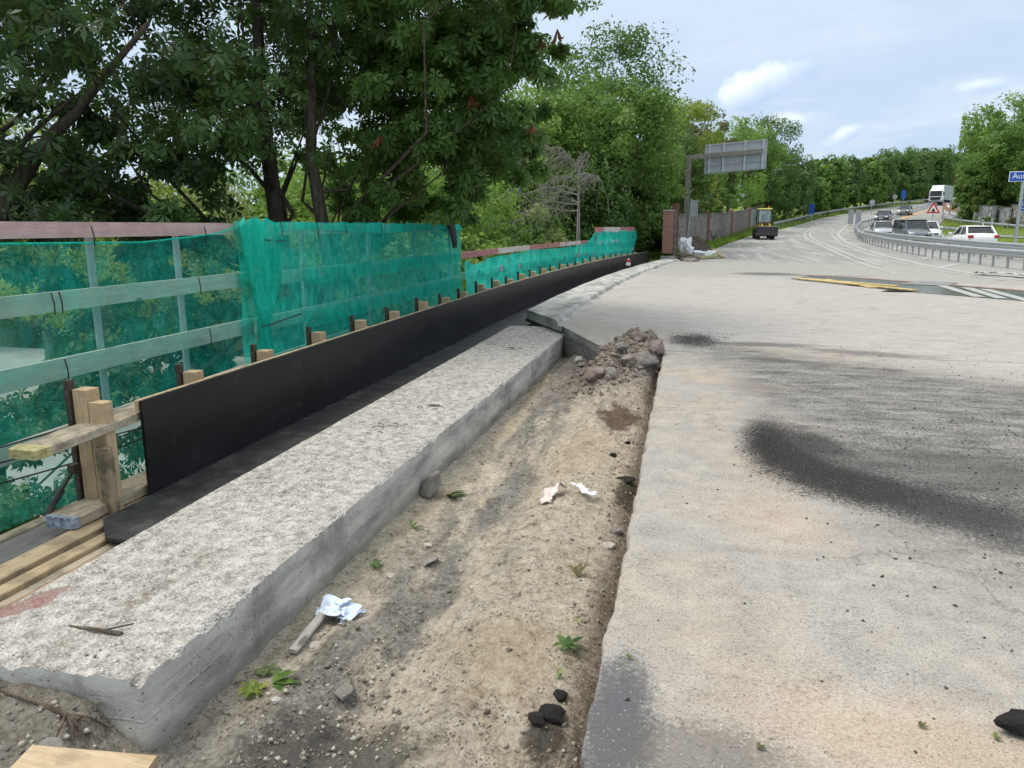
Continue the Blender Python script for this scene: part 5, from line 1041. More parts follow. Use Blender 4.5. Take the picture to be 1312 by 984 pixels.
# wheel loader, bucket toward us
p = (aty(980.5, 304, 70.)[0], 70., 0); ld = thing('wheel_loader', 'small yellow wheel loader with a black bucket parked on the road', 'wheel loader', (p[0], p[1]-1.1, float(rise(p[1]-1.1))), .06)
MB().box((0, 2.35, 1.35), (.5, .5, .35)).build('seat', M['black'], ld, bevel=.04); MB().box((0, 2.55, 1.75), (.45, .12, .6)).build('seat', M['black'], ld, bevel=.04)
YL = simple('loader_yellow', (.55, .38, .05), .5, 0, .15); YP = simple('faded_cab_roof', (.68, .62, .22), .5, 0, .1)
MB().box((0, 2.7, .95), (1.15, 1.9, .75), taper=.92).build('rear_body', YL, ld, bevel=.05); MB().box((0, 1.0, .8), (.9, 1.4, .45)).build('front_frame', YL, ld, bevel=.04)
MB().loft([[(-.62, 1.5, 1.25), (.62, 1.5, 1.25), (.62, 2.7, 1.25), (-.62, 2.7, 1.25)], [(-.58, 1.65, 2.38), (.58, 1.65, 2.38), (.58, 2.7, 2.38), (-.58, 2.7, 2.38)]]).build('cab_glass', loader_glass(), ld)
for sx in (-1, 1):
    for y0_, y1_ in ((1.48, 1.63), (2.7, 2.7)): MB().bar((sx*.64, y0_, 1.2), (sx*.60, y1_, 2.4), .07, .07).build('cab_pillar', M['black'], ld)
    for y in (.85, 2.75): wheel(ld, sx*.72, y, .46, .36)
    MB().bar((sx*.38, 1.35, 1.3), (sx*.36, -.05, .75), .10, .18).build('lift_arm', YL, ld); MB().bar((sx*.66, 1.5, 1.7), (sx*.86, 1.4, 1.75), .025, .025).build('mirror_arm', M['black'], ld); MB().box((sx*.88, 1.4, 1.75), (.14, .04, .3)).build('mirror', M['black'], ld)
    MB().box((sx*.5, 1.35, 1.22), (.16, .1, .14)).build('headlight', M['lamp'], ld)
MB().box((0, 2.1, 2.45), (1.3, 1.4, .13)).build('cab_roof', YP, ld, bevel=.04); MB().tube([(.42, 2.1, 2.5), (.42, 2.1, 2.72)], [.06, .05], 10).build('beacon', simple('amber_beacon', (.6, .22, .03), .3), ld)
MB().prism([(-.45, .95), (-.55, .40), (-.30, .28), (.05, .32), (.18, .60), (.12, 1.08), (.06, 1.08), (.08, .62), (-.02, .42), (-.28, .38), (-.48, .48), (-.42, .95)], -.98, .98, 'X').build('bucket', M['dark_steel'], ld)
b = MB(); b.box((0, -.50, .70), (1.96, .04, .66)); b.build('bucket_front', M['dark_steel'], ld); MB().box((0, -.50, 1.05), (1.98, .07, .05)).build('bucket_edge', M['galv_dull'], ld)
MB().box((0, 1.25, 1.30), (1.1, .35, .22)).build('bonnet', M['rust'], ld, bevel=.03)

ld.scale = (.84, 1., 1.06)
# ================================================================ trees
def leaves_quads(C, Nrm, size, rs, aspect=.55):
    n = len(C); a = rs.normal(size=(n, 3)); a -= (a*Nrm).sum(1)[:, None]*Nrm; a /= np.linalg.norm(a, axis=1)[:, None]+1e-9; b = np.cross(Nrm, a)
    s = size*rs.uniform(.65, 1.3, n)[:, None]
    V = np.stack([C-a*s*.5, C+b*s*.5*aspect-a*s*.05-Nrm*s*.06, C+a*s*.5-Nrm*s*.05, C-b*s*.5*aspect-a*s*.05-Nrm*s*.06], 1)
    return V.reshape(-1, 3), np.arange(4*n).reshape(n, 4)
def palmate(C, Nrm, size, rs, k=6):
    n = len(C); a = rs.normal(size=(n, 3)); a -= (a*Nrm).sum(1)[:, None]*Nrm; a /= np.linalg.norm(a, axis=1)[:, None]+1e-9; b = np.cross(Nrm, a); Vs = []
    s0 = size*rs.uniform(.7, 1.25, n)
    for i in range(k):
        th = (i-(k-1)/2)*(2*PI/(k+.6)); d = a*math.cos(th)+b*math.sin(th); s = (s0*(1-.28*abs(i-(k-1)/2)/((k-1)/2))*rs.uniform(.85, 1.1, n))[:, None]; sd = np.cross(Nrm, d)
        dr = -Nrm*s*rs.uniform(.1, .45, n)[:, None]+np.array([0, 0, -1])*s*.15
        Vs.append(np.stack([C+d*s*.06, C+d*s*.62+sd*s*.20+dr*.4, C+d*s+dr, C+d*s*.62-sd*s*.20+dr*.4], 1))
    V = np.stack(Vs, 1).reshape(-1, 3); return V, np.arange(len(V)).reshape(-1, 4)
def crown(parent, lobes, nclump, per, lsize, m, seed, pal=False, flat=.75, clump=.3, up=.25, name='crown', keep=None, hole=0.):
    rs = np.random.default_rng(seed); C = []; NN = []; T = []; cl = []
    vol = np.array([l[3]*l[4]*l[5] for l in lobes])**(2/3); vol /= vol.sum()
    for i in range(nclump):
        l = lobes[rs.choice(len(lobes), p=vol)]; d = rs.normal(size=3); d /= np.linalg.norm(d); r = rs.uniform(.25, 1)**.45
        c = np.array(l[:3])+d*r*np.array(l[3:6]); cl.append(c); rad = min(l[3:6])*clump*rs.uniform(.6, 1.35); n = int(per*rs.uniform(.6, 1.4))
        q = rs.normal(size=(n, 3)); q /= np.linalg.norm(q, axis=1)[:, None]; q *= rs.uniform(.2, 1., (n, 1))**.5; qq = q.copy(); q[:, 2] *= flat
        C.append(c+q*rad); nn = qq*.7+rs.normal(size=(n, 3))*.55+np.array([0, 0, up])+d*.25; NN.append(nn/np.linalg.norm(nn, axis=1)[:, None]); T.append(np.clip(rs.normal(.5, .22)+rs.normal(0, .16, n), 0, 1))
    C = np.concatenate(C); NN = np.concatenate(NN); T = np.concatenate(T)
    if keep is not None: k = keep(C); C, NN, T = C[k], NN[k], T[k]
    if pal: V, Q = palmate(C, NN, lsize, rs); T = np.repeat(T, 6)
    else: V, Q = leaves_quads(C, NN, lsize, rs)
    np_mesh(name, V, Q, m, parent, attrs={'tint': T}); return cl
def wob(a, c, n, amp, rs):
    P = np.linspace(a, c, n); P[1:-1] += rs.normal(0, amp*.7, (n-2, 3))*np.array([1, 1, .3]); return P
WALL = [(46.6, -.6), (62, 1.39), (78, 3.96), (95, 6.85), (104, 8.6)]
def clear_of(base):
    """leaves keep off the bridge, the road and the wall bays"""
    def k(C):
        x, y, z = C[:, 0]+base[0], C[:, 1]+base[1], C[:, 2]+base[2]
        if base[0] > lat(RIGHT, base[1]): return x > lat(RIGHT, y)+1.
        fx = -4.5+.0031*np.clip(y-13, 0, None)**2-.15
        ok = np.where(y < 38.6, x < fx, x < lat(LEFT, y)-.8)
        return ok & ~((y > 38.6) & (y < 46.6) & (x > -1.1) & (z < 3.2)) & ~((y >= 46.6) & (y < 104) & (x > lat(WALL, y)-.2) & (z < rise(y)+3.0))
    return k
def tree(label, base, lobes, nclump, per, lsize, leaf, barkm, tr=.25, fork=.4, seed=0, lean=(0, 0), limbs=9, cat='tree', group=None, pal=False, name='tree', clump=.3, keep=None, toph=None, flat=.75):
    """lobes in metres relative to the base: (x, y, z, rx, ry, rz)"""
    t = thing(name, label, cat, base, 0, group); rs = np.random.default_rng(seed+100)
    cl = crown(t, lobes, nclump, per, lsize, M[leaf], seed, pal, clump=clump, keep=keep or clear_of(base), flat=flat)
    zt = toph or max(l[2]+l[5]*.5 for l in lobes); tip = np.array([lean[0], lean[1], zt]); P = wob(np.zeros(3), tip, 8, tr*.5, rs); b = MB(); b.tube(P.tolist(), list(np.linspace(tr*1.15, tr*.22, 8)), 9); b.build('trunk', M[barkm], t, True)
    b = MB(); cl = np.array(cl); pick = rs.choice(len(cl), min(limbs, len(cl)), replace=False)
    kf = keep or clear_of(base)
    for c in cl[pick]:
        if not kf(c[None])[0]: continue
        q = min(.92, max(fork, (c[2]/zt)*.62)); s = np.array([np.interp(q*7, range(8), P[:, k]) for k in range(3)]); r0 = tr*(1.15-.95*q)*(.34 if pal else .5)
        m_ = s*.5+c*.5+np.array([0, 0, -.05*np.linalg.norm(c-s)]); pts = np.array([s, s*.7+m_*.3, m_, m_*.4+c*.6, c]); pts[1:4] += rs.normal(0, .04*np.linalg.norm(c-s), (3, 3)); b.tube(pts.tolist(), [r0, r0*.8, r0*.55, r0*.35, r0*.12], 6)
    if len(b.v): b.build('limbs', M[barkm], t, True)
    return t
def L(base, *ls): return [tuple(np.array(l[:3])-np.array(base))+tuple(l[3:]) for l in ls]
# --- horse chestnuts over the fence (base about 5 m below the deck)
B = (-6.35, 11., -5.2)
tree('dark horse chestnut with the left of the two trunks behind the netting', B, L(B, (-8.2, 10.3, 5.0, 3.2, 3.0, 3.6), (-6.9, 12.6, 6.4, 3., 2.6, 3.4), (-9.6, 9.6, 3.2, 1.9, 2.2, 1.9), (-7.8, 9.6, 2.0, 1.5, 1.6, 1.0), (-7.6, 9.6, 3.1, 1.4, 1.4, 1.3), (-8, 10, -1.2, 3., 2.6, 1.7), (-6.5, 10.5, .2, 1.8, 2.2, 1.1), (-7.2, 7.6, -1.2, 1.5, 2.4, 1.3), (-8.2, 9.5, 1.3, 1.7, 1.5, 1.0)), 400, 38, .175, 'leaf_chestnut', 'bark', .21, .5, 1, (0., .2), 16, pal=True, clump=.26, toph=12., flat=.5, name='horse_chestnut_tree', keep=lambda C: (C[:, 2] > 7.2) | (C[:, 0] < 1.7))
B = (-5.86, 11.3, -5.2)
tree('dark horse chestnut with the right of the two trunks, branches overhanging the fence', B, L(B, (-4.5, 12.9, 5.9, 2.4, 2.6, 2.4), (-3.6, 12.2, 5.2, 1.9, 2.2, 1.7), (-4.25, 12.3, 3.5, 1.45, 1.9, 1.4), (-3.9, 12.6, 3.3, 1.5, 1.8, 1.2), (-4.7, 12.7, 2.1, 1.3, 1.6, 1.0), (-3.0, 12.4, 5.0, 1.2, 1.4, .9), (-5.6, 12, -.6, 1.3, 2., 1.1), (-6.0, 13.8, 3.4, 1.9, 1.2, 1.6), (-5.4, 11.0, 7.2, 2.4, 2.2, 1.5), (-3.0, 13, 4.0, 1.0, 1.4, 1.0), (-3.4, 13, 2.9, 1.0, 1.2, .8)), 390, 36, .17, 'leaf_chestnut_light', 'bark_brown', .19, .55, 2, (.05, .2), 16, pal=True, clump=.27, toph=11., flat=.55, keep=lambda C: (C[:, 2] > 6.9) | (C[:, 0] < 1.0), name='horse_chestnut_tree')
# withered leaf clusters hanging on the chestnut
for k_, (u, v, Y, lab) in enumerate(((714, 38, 11.8, 'withered reddish leaf cluster hanging topmost on the chestnut twig'), (692, 48, 12., 'withered brown leaf cluster beside the topmost one'), (604, 122, 11.5, 'withered brown leaf cluster hanging mid-crown'), (682, 160, 12., 'withered brown leaf cluster hanging lowest at the crown edge'), (486, 174, 10.6, 'small red withered leaf cluster left of mid-crown'))):
    p = aty(u, v, Y); blades('withered_leaves', lab, p, [(random.uniform(0, 6), random.uniform(.10, .17), .05, random.uniform(-1.6, -.8)) for _ in range(7)], M['leaf_dead'], 'withered leaves')
# --- leaning tree at the far left with bare lower limbs
t = thing('tree', 'leaning tree at the far left with bare brown limbs and sparse leaves', 'tree', (-9.9, 8.6, -5.2)); b = MB(); O_ = Vector((-9.9, 8.6, -5.2))
def limb(pix, Y0, Y1, r0, r1):
    n = len(pix); pts = [Vector(aty(u, v, Y0+(Y1-Y0)*i/(n-1)))-O_ for i, (u, v) in enumerate(pix)]; return pts, list(np.linspace(r0, r1, n))
pts, r_ = limb([(-40, 330), (-6, 280), (20, 240), (45, 200), (75, 165), (95, 148), (140, 90), (190, 30)], 8.6, 9.2, .15, .03); b.tube([Vector((0, 0, 0))]+pts, [.22]+r_, 8); b.build('trunk', M['bark_brown'], t, True); b = MB()
for pix, a_, c_, r0 in (([(-10, 285), (10, 215), (35, 175), (70, 145), (100, 120)], 8.7, 9., .055), ([(-10, 175), (20, 155), (45, 120), (70, 80), (90, 60)], 8.8, 9.2, .04), ([(-10, 70), (10, 55), (40, 35), (70, 28), (110, 25), (160, 5)], 8.6, 9., .04), ([(0, 200), (30, 178), (70, 172), (95, 185), (110, 200)], 8.9, 9.3, .02), ([(-5, 280), (30, 255), (60, 230), (80, 215)], 8.9, 9.3, .03), ([(45, 215), (62, 190), (90, 180), (120, 170)], 8.8, 9.2, .02)):
    pts, r_ = limb(pix, a_, c_, r0, r0*.25); b.tube(pts, r_, 6)
b.build('limbs', M['bark_brown'], t, True)
crown(t, L(O_, (-9.2, 9.4, 4.6, 1.8, 1.2, 1.3), (-10.6, 9.2, 3.4, 1.5, 1.2, 1.6), (-9.9, 9.6, 2.0, 1.6, 1.2, .9)), 60, 26, .15, M['leaf_mid'], 31, clump=.35)
# --- background trees: pixel of the crown top, depth, half width in metres, ground level
def bgtree(label, u, vtop, Y, rx, zb, leaf='leaf_mid', n=70, per=75, ls=.30, seed=0, low=.03, barkm='bark_brown', wide=1., extra=(), name='tree', group=None, clump=.36, dx=0.):
    x, _, zt = aty(u, vtop, Y); rs = np.random.default_rng(seed+500); Hh = zt-zb; base = (x+dx, Y, zb); lo_ = zb+Hh*low; hc = (zt+lo_)/2; rz = (zt-lo_)/2; ls_ = []
    for i in range(7):
        a = i/7*2*PI+rs.uniform(-.4, .4); rr = rs.uniform(.38, .62); ls_.append((x+rx*rr*math.cos(a), Y+rx*rr*math.sin(a), hc+rz*rs.uniform(-.62, .42), rx*rs.uniform(.42, .62), rx*rs.uniform(.42, .62), rz*rs.uniform(.3, .45)))
    ls_ += [(x, Y, zt-rz*.52, rx*.70, rx*.62, rz*.5)]*3; ls_.append((x-rx*.3, Y, zt-rz*.75, rx*.5, rx*.5, rz*.4)); ls_.append((x+rx*.2, Y, hc, rx*.75, rx*.7, rz*.62)); ls_ += list(extra)
    return tree(label, base, L(base, *ls_), n, per, ls, leaf, barkm, max(.12, Hh*.018), .3, seed, (rs.uniform(-.3, .3), 0), 10, group=group, name=name, clump=clump, toph=Hh*.8)
LOW = -4.6
bg = [  # label, u, vtop, Y, rx, zb, leaf, clumps, per, size
 ('yellow green tree behind the leaning tree at the far left', 20, 120, 22, 3.0, LOW, 'leaf_yellow', 60, 70, .22),
 ('pale green tree low behind the left chestnut crown', 130, 205, 27, 3.2, LOW, 'leaf_mid', 60, 70, .26),
 ('yellow bush tree glimpsed low between chestnut leaves', 180, 240, 24, 2.2, LOW, 'leaf_yellow', 50, 60, .2),
 ('grey green tree behind the two chestnut trunks', 262, 225, 30, 3.2, LOW, 'leaf_grey', 60, 70, .26),
 ('bright green tree just right of the chestnut trunks', 455, 175, 24, 3.4, LOW, 'leaf_bright', 70, 75, .24),
 ('bright tree low behind the tall netting', 540, 130, 23, 3.2, LOW, 'leaf_bright', 80, 75, .24),
 ('bright green tree behind the overhanging chestnut branches', 600, 90, 36, 4.4, LOW, 'leaf_mid', 90, 80, .26),
 ('pale green feathery tree above the dead branches', 668, 92, 36, 3.9, LOW, 'leaf_bright', 100, 85, .24),
 ('tall light tree rising behind the feathery one', 728, 72, 38, 3.8, -3, 'leaf_mid', 110, 85, .30),
 ('tallest dark oak with its crown against the sky', 786, 28, 46, 4.2, -1.5, 'leaf_dark', 170, 85, .30),
 ('broad bright tree below the tall oak', 795, 88, 40, 3.5, -2, 'leaf_mid', 120, 90, .30),
 ('dark shaded tree behind the low netting', 742, 185, 38, 3.2, -3, 'leaf_dark', 80, 80, .26),
 ('layered green tree left of the brick pillar', 790, 178, 44, 2.9, -2, 'leaf_mid', 90, 85, .26),
 ('small bright tree beside the brick pillar', 838, 212, 44.5, 2.1, -.5, 'leaf_bright', 70, 75, .20),
 ('tall yellow green tree right of the tall oak', 874, 122, 60, 4.0, 0, 'leaf_yellow', 110, 85, .34),
 ('brownish tree top behind the yellow green tree', 908, 127, 72, 2.8, .5, 'leaf_brown', 70, 70, .36),
 ('dark tree behind the gantry pole', 880, 165, 56, 3.4, 0, 'leaf_dark', 80, 80, .32),
 ('bright tree directly above the overhead sign', 938, 150, 84, 4.8, .5, 'leaf_bright', 90, 80, .34),
 ('broad tree under the overhead sign behind the wall', 915, 205, 72, 4.2, .5, 'leaf_mid', 90, 80, .32),
 ('dark tree right of the overhead sign against the sky', 990, 150, 108, 5.2, 1, 'leaf_dark', 110, 80, .38),
 ('tall green tree behind the overhead sign', 962, 152, 100, 4.8, 1, 'leaf_mid', 90, 80, .38),
 ('low dark tree behind the wheel loader', 985, 225, 106, 5, 1, 'leaf_dark', 80, 75, .36),
 ('low dark tree right of the overhead sign and loader', 1012, 198, 118, 5.4, 1, 'leaf_dark', 90, 75, .38),
 ('small pale bush tree left of the concrete wall', 893, 235, 61, 2.4, 0, 'leaf_grey', 60, 65, .24),
]
for i, (lab, u, v, Y, rx, zb, leaf, n, per, ls) in enumerate(bg): bgtree(lab, u, v, Y, rx*(1.18 if u > 640 else 1.1), zb, leaf, int(n*1.5), int(per*1.3), ls*.76, seed=i+40)
fill = [(-60, 190, 34, 5.5, 'leaf_mid'), (60, 215, 38, 5, 'leaf_bright'), (150, 225, 44, 5.5, 'leaf_mid'), (235, 210, 40, 5, 'leaf_yellow'), (310, 205, 46, 5.5, 'leaf_mid'), (370, 190, 38, 4.5, 'leaf_bright'), (430, 200, 44, 5, 'leaf_mid'), (500, 190, 36, 4.5, 'leaf_yellow'), (570, 185, 42, 5, 'leaf_mid'), (640, 190, 40, 4.5, 'leaf_mid')]
for i, (u, v, Y, rx, leaf) in enumerate(fill): bgtree('bushy '+ORD[i]+' tree from the left in the row low behind the green netting', u, v, Y, rx, LOW, leaf, 120, 85, .29, seed=170+i, low=.02, group='row of trees low behind the netting')
shr = [(975, 280, 112, 3.2, 3., 'leaf_dark'), (1003, 276, 118, 3.4, 3., 'leaf_mid'), (1022, 274, 126, 3.4, 3., 'leaf_dark'), (945, 276, 100, 2.6, 2.6, 'leaf_dark')]
far = [(1036, 205, 118, 5., 'leaf_far'), (1062, 202, 140, 5.5, 'leaf_mid'), (1086, 200, 150, 5.5, 'leaf_far'), (1108, 203, 160, 5.5, 'leaf_mid'), (1128, 196, 172, 6.2, 'leaf_far'), (1150, 189, 186, 7., 'leaf_dark'), (1172, 190, 198, 7., 'leaf_far'), (1195, 188, 212, 8., 'leaf_dark'), (1214, 189, 226, 8., 'leaf_far'), (1226, 205, 208, 6.5, 'leaf_dark'), (1050, 228, 128, 4.5, 'leaf_mid'), (1078, 226, 150, 4.8, 'leaf_mid'), (1118, 222, 168, 6., 'leaf_mid'), (1160, 216, 196, 7., 'leaf_dark'), (1190, 215, 222, 8., 'leaf_dark'), (1212, 222, 238, 8., 'leaf_dark')]
for i, (u, v, Y, rx, leaf) in enumerate(far):
    bgtree((ORD[i]+' tree of the distant wood counted from its left end') if i < 10 else (ORD[i-10]+' lower tree in front of the distant wood from its left end'), u, v, Y, rx, float(rise(Y))-.5, leaf, 170, 80, .54, seed=90+i, low=.0, group='trees of the distant wood', clump=.42)
right = [('tall bright tree at the right edge above the exit sign', 1296, 122, 112, 8.6, 'leaf_bright', .46), ('bright tree left of the right edge tree, beside the truck', 1258, 165, 124, 6.8, 'leaf_bright', .46), ('tree behind the exit sign at the right edge', 1330, 140, 104, 7.6, 'leaf_mid', .44), ('low tree hanging over the graffiti wall', 1262, 222, 114, 5.4, 'leaf_mid', .42), ('low dark tree behind the blue route sign', 1300, 212, 108, 5.6, 'leaf_mid', .42), ('slim tree at the left flank of the right hand trees', 1240, 196, 140, 5.0, 'leaf_mid', .46)]
for i, (lab, u, v, Y, rx, leaf, ls) in enumerate(right): bgtree(lab, u, v, Y, rx, float(rise(Y))-.3, leaf, 220, 100, ls*.85, seed=130+i, low=.02, clump=.36)
crown(None, [(60+x_, 330+random.uniform(-15, 15), 12+random.uniform(1, 5), 13, 9, 9) for x_ in range(-90, 190, 9)], 340, 80, 1.1, M['leaf_far'], 999, clump=.36, name='distant_forest')
tag(bpy.data.objects['distant_forest'], kind='stuff')
# --- dead drooping branches in front of the feathery tree
O_ = Vector((aty(735, 320, 31)[0], 31, -4.)); t = thing('dead_tree', 'dead tree with a tangle of pale drooping bare branches', 'dead tree', O_); rs = np.random.default_rng(77)
b = MB(); tp = Vector(aty(742, 210, 31))-O_; b.tube([(0, 0, 0), tp*.5+Vector((.05, 0, 0)), tp], [.07, .045, .02], 7); b.build('trunk', M['bark_grey'], t, True); b = MB()
for bu, bv, eu, ev in ((742, 215, 690, 190), (742, 235, 668, 232), (742, 250, 650, 262), (741, 262, 660, 285), (743, 222, 757, 200), (742, 270, 628, 292), (742, 225, 712, 188), (742, 245, 640, 250), (742, 260, 690, 268), (742, 228, 770, 232)):
    Y_ = 30+rs.uniform(-1.8, 1.); bo = [Vector(aty(bu+(eu-bu)*q, bv+(ev-bv)*q-14*math.sin(q*3.1)*rs.uniform(.4, 1.2), Y_+rs.uniform(-.2, .2)))-O_ for q in np.linspace(0, 1, 6)]; b.tube(bo, list(np.linspace(.028, .008, 6)), 5)
    for k_ in range(30):
        q = rs.uniform(.15, 1); s_ = bo[int(q*5)]*(1-(q*5) % 1)+bo[min(5, int(q*5)+1)]*((q*5) % 1); Lh = rs.uniform(.3, 2.0)*(1 if k_ % 3 else .5); dx_ = rs.uniform(-1.1, .3)*Lh; dy_ = rs.uniform(-.4, .4)
        e_ = s_+Vector((dx_, dy_, -Lh*rs.uniform(.25, 1.))); m_ = s_*.5+e_*.5+Vector((rs.uniform(-.12, .12), 0, rs.uniform(.02, .25))); b.tube([s_, m_, m_*.4+e_*.6+Vector((rs.uniform(-.05, .05), 0, 0)), e_], [.010, .008, .006, .003], 4)
        if k_ % 2: b.tube([m_, m_+Vector((rs.uniform(-.4, .3), rs.uniform(-.2, .2), rs.uniform(-.4, .15)))], [.006, .003], 4)
b.build('branches', M['bark_grey'], t)
b = MB(); b.tube([Vector(aty(742, 320, 30)), Vector(aty(741, 215, 30))], [.06, .03], 6); tag(b.build('bare_trunk', M['bark_grey'], None), 'thin pale bare trunk right of the dead branches', 'tree trunk')
# --- shrubs
def shrub(label, u, vtop, Y, rx, h, leaf, n=40, per=60, ls=.16, seed=0):
    x, _, zt = aty(u, vtop, Y); base = (x, Y, zt-h); t = thing('shrub', label, 'shrub', base); rs = np.random.default_rng(seed)
    lobes = [(rs.uniform(-.5, .5)*rx, rs.uniform(-.5, .5)*rx, h*rs.uniform(.3, .75), rx*.6, rx*.6, h*.32) for _ in range(5)]; crown(t, lobes, n, per, ls, M[leaf], seed, clump=.35, keep=clear_of(base))
    b = MB()
    for i in range(6): a = i*1.05; b.tube([(0, 0, 0), (math.cos(a)*rx*.2, math.sin(a)*rx*.2, h*.4), (math.cos(a)*rx*.45, math.sin(a)*rx*.45, h*.75)], [.03, .02, .008], 5)
    b.build('stems', M['bark_brown'], t); return t
shrub('bright shrub below the dead branches behind the low netting', 640, 280, 22, 1.7, 4, 'leaf_bright', seed=201); shrub('pale brownish shrub under the dead branches', 715, 265, 26, 1.8, 4.5, 'leaf_grey', seed=202); shrub('green shrub behind the sagging low netting', 675, 285, 25, 1.5, 4, 'leaf_mid', seed=203)
shrub('dark shrub between far netting and brick pillar', 815, 270, 42.5, 2.2, 4., 'leaf_dark', 60, 70, .2, seed=204); shrub('dark shrub behind the far netting section', 785, 262, 42, 2.4, 4.5, 'leaf_dark', 60, 70, .2, seed=205); shrub('dark shrub tucked against the brick pillar', 845, 275, 42.5, 1.4, 3., 'leaf_dark', 50, 60, .18, seed=206)
shrub('leafy weeds shrub along the grey wall', 915, 290, 62, 1.5, 1.0, 'leaf_mid', 40, 60, .14, seed=207); shrub('overgrown green shrub between grey wall and loader', 948, 289, 82, 1.9, 1.1, 'leaf_mid', 40, 60, .15, seed=208)
shrub('ivy like shrub over the graffiti wall', 1246, 262, 110, 1.6, 3.2, 'leaf_mid', 50, 60, .22, seed=209); shrub('bush at the foot of the graffiti wall', 1268, 277, 103, 1.6, 1.8, 'leaf_mid', 40, 60, .2, seed=210); shrub('brownish bush behind the exit sign post', 1300, 272, 98, 1.8, 2.6, 'leaf_brown', 40, 60, .2, seed=211)
for i, (u, v, Y, rx, h, leaf) in enumerate(shr): shrub(['dark shrub on the bank behind the wheel loader', 'green shrub on the bank right of the wheel loader', 'dark shrub by the dark blue sign on the verge', 'dark shrub behind the painted wall bay'][i], u, v, Y, rx, h, leaf, 60, 70, .3, seed=230+i)
# --- grass along the verges
def grass(name, pts, h0, h1, w):
    n = len(pts); rs = np.random.default_rng(5); P = np.array([(x, y, float(rise(y))-.06) for x, y in pts]); a = rs.uniform(0, 2*PI, n); h = rs.uniform(h0, h1, n); ln = rs.normal(0, .35, (n, 2))*h[:, None]
    d = np.stack([np.cos(a), np.sin(a), a*0], 1)*w; tip = P+np.column_stack([ln, h])
    V = np.stack([P-d, P+d, tip+d*.15, tip-d*.15], 1).reshape(-1, 3); return tag(np_mesh(name, V, np.arange(4*n).reshape(n, 4), M['grass'], attrs={'tint': np.clip(rs.normal(.5, .25, n)+fbm(np.column_stack([P[:, :2]*.4, P[:, 2]*0]), 3, 3)*.4, 0, 1)}), kind='stuff')
pts = []
while len(pts) < 26000:
    y = 41+105*random.random()**1.7; x = float(lat(LEFT, y)); wdt = 5. if y > 70 else 4.2; pts.append((x-.15-wdt*random.random()**1.3, y))
grass('verge_grass', pts, .08, .38, .018)
pts = []
while len(pts) < 14000:
    y = 50+80*random.random()**1.4; x = float(lat(RIGHT, y))+.3+14*random.random(); pts.append((x, y))
grass('island_grass', pts, .06, .25, .02)
# ================================================================ sky, sun, camera
SUN_EL, SUN_AZ = math.radians(62), math.radians(-100)      # azimuth from +Y, negative = to the left
w = bpy.data.worlds.new('World'); SC.world = w; w.use_nodes = True
t = NT('sky', w.node_tree)
sky = t.N('ShaderNodeTexSky', sky_type='NISHITA', sun_disc=False, sun_elevation=SUN_EL, sun_rotation=SUN_AZ, altitude=50., air_density=1., dust_density=1.6, ozone_density=1.).outputs[0]
d = t.N('ShaderNodeTexCoord').outputs['Generated']; x, y, z = t.xyz(d)
zz = t.M('MAXIMUM', z, .02)
pl = t.N('ShaderNodeCombineXYZ', {'X': t.M('DIVIDE', x, t.M('ADD', zz, .25)), 'Y': t.M('DIVIDE', y, t.M('ADD', zz, .25)), 'Z': 0.}).outputs[0]
veil = t.noise(1.3, 7, .6, pl, .4); 
cl = t.ramp(veil, [(.28, (4.0, 4.9, 6.0)), (.5, (4.35, 5.2, 6.15)), (.75, (4.9, 5.55, 6.3))])
col = t.mix(t.ramp(veil, [(.25, .72), (.6, .95)]), sky, cl)
# heavier blue grey bank low over the trees
lowb = t.noise(4.2, 6, .62, t.map(d, (1, 1, 3.2)), .5)
bank = t.M('MULTIPLY', t.smooth(z, .30, .10), t.smooth(lowb, .44, .60)); col = t.mix(t.M('MULTIPLY', bank, .55), col, (3.2, 4.2, 5.7))
hi_ = t.M('MULTIPLY', t.smooth(z, .22, .08), t.smooth(lowb, .56, .44)); wht = t.noise(9, 6, .6, t.map(d, (1, 1, 2.4)), .3)
col = t.mix(t.M('MULTIPLY', t.M('MULTIPLY', hi_, t.smooth(wht, .48, .66)), .3), col, (5.8, 6.3, 6.9))
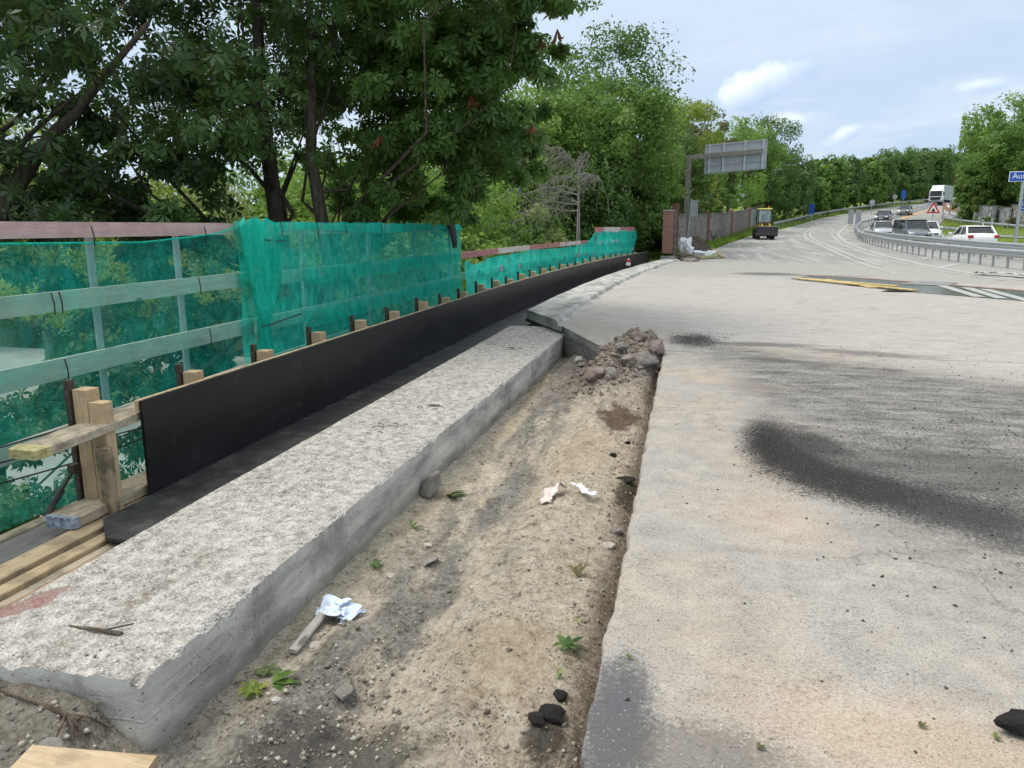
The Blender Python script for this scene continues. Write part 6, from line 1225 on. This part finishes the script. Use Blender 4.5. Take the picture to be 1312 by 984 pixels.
# single cumulus puffs
def puff(u, v, ru, rv, rot, col, seed=0., hard=.35, amp=.9):
    n = Vector(ray(u, v)).normalized(); rx_ = n.cross(Vector((0, 0, 1))).normalized(); ry_ = rx_.cross(n)
    a = t.N('ShaderNodeVectorMath', {0: d, 1: tuple(rx_)}, operation='DOT_PRODUCT').outputs['Value']; b_ = t.N('ShaderNodeVectorMath', {0: d, 1: tuple(ry_)}, operation='DOT_PRODUCT').outputs['Value']; fr_ = t.N('ShaderNodeVectorMath', {0: d, 1: tuple(n)}, operation='DOT_PRODUCT').outputs['Value']
    a2 = t.M('ADD', t.M('MULTIPLY', a, math.cos(rot)/ru), t.M('MULTIPLY', b_, math.sin(rot)/ru)); b2 = t.M('ADD', t.M('MULTIPLY', a, -math.sin(rot)/rv), t.M('MULTIPLY', b_, math.cos(rot)/rv))
    r = t.M('SQRT', t.M('ADD', t.M('MULTIPLY', a2, a2), t.M('MULTIPLY', b2, b2))); nz = t.M('ADD', t.M('MULTIPLY', t.noise(16, 8, .62, t.map(d, loc=(seed, 0, 0))), .75), t.M('MULTIPLY', t.noise(55, 5, .6, t.map(d, loc=(seed, 2, 0))), .25))
    r = t.M('ADD', r, t.M('MULTIPLY', t.M('SUBTRACT', nz, .5), amp*2)); m = t.M('MULTIPLY', t.smooth(r, 1.05, 1.05-hard), t.M('GREATER_THAN', fr_, 0.))
    sh = t.M('ADD', t.M('ADD', b2, t.M('MULTIPLY', a2, -.35)), t.M('MULTIPLY', t.M('SUBTRACT', nz, .5), 1.2)); cc = t.ramp(t.smooth(sh, -.8, .7), [(0, (3.3, 4.3, 5.8)), (.5, (4.8, 5.6, 6.6)), (1, (6.6, 7.0, 7.5))])
    return t.mix(t.M('MULTIPLY', m, .92), col, cc)
col = puff(975, 110, .060, .027, .30, col, 0., .45, 1.15); col = puff(1085, 172, .028, .012, .4, col, 3., .9, 1.3); col = puff(1010, 158, .05, .016, .1, col, 7., .8); col = puff(1255, 112, .03, .010, 0, col, 11., 1.2)
zen = t.ramp(t.smooth(z, .42, .95), [(0, (1., 1., 1.)), (.4, (1.5, 1.36, 1.16)), (1, (2.1, 1.88, 1.56))]); col = t.mix(1., col, zen, 'MULTIPLY')  # extra brightness and warmth put into the overhead sky as fill light
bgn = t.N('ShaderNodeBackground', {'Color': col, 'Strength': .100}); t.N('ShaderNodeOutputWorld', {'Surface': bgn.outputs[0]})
sl = bpy.data.lights.new('sun', 'SUN'); sl.energy = 1.5; sl.angle = math.radians(22); sl.color = (1., .93, .83)
so = bpy.data.objects.new('sun', sl); COL.objects.link(so); so.location = (0, 0, 40)
sd = Vector((math.sin(SUN_AZ)*math.cos(SUN_EL), math.cos(SUN_AZ)*math.cos(SUN_EL), math.sin(SUN_EL))); so.rotation_euler = (-sd).to_track_quat('-Z', 'Y').to_euler()
cam = bpy.data.cameras.new('camera'); cam.sensor_width = 36.; cam.lens = 36*F/1312.; cam.clip_end = 3000; cam.clip_start = .05
co = bpy.data.objects.new('camera', cam); COL.objects.link(co); co.location = (0, 0, EYE)
co.rotation_euler = (PI/2-PITCH, 0, YAW); SC.camera = co
vs = SC.view_settings; vs.view_transform = 'Standard'; vs.look = 'None'; vs.exposure = .70; vs.gamma = 1.; vs.use_curve_mapping = False
SC.cycles.use_denoising = True; SC.cycles.max_bounces = 8; SC.cycles.transparent_max_bounces = 16; SC.cycles.sample_clamp_indirect = 8
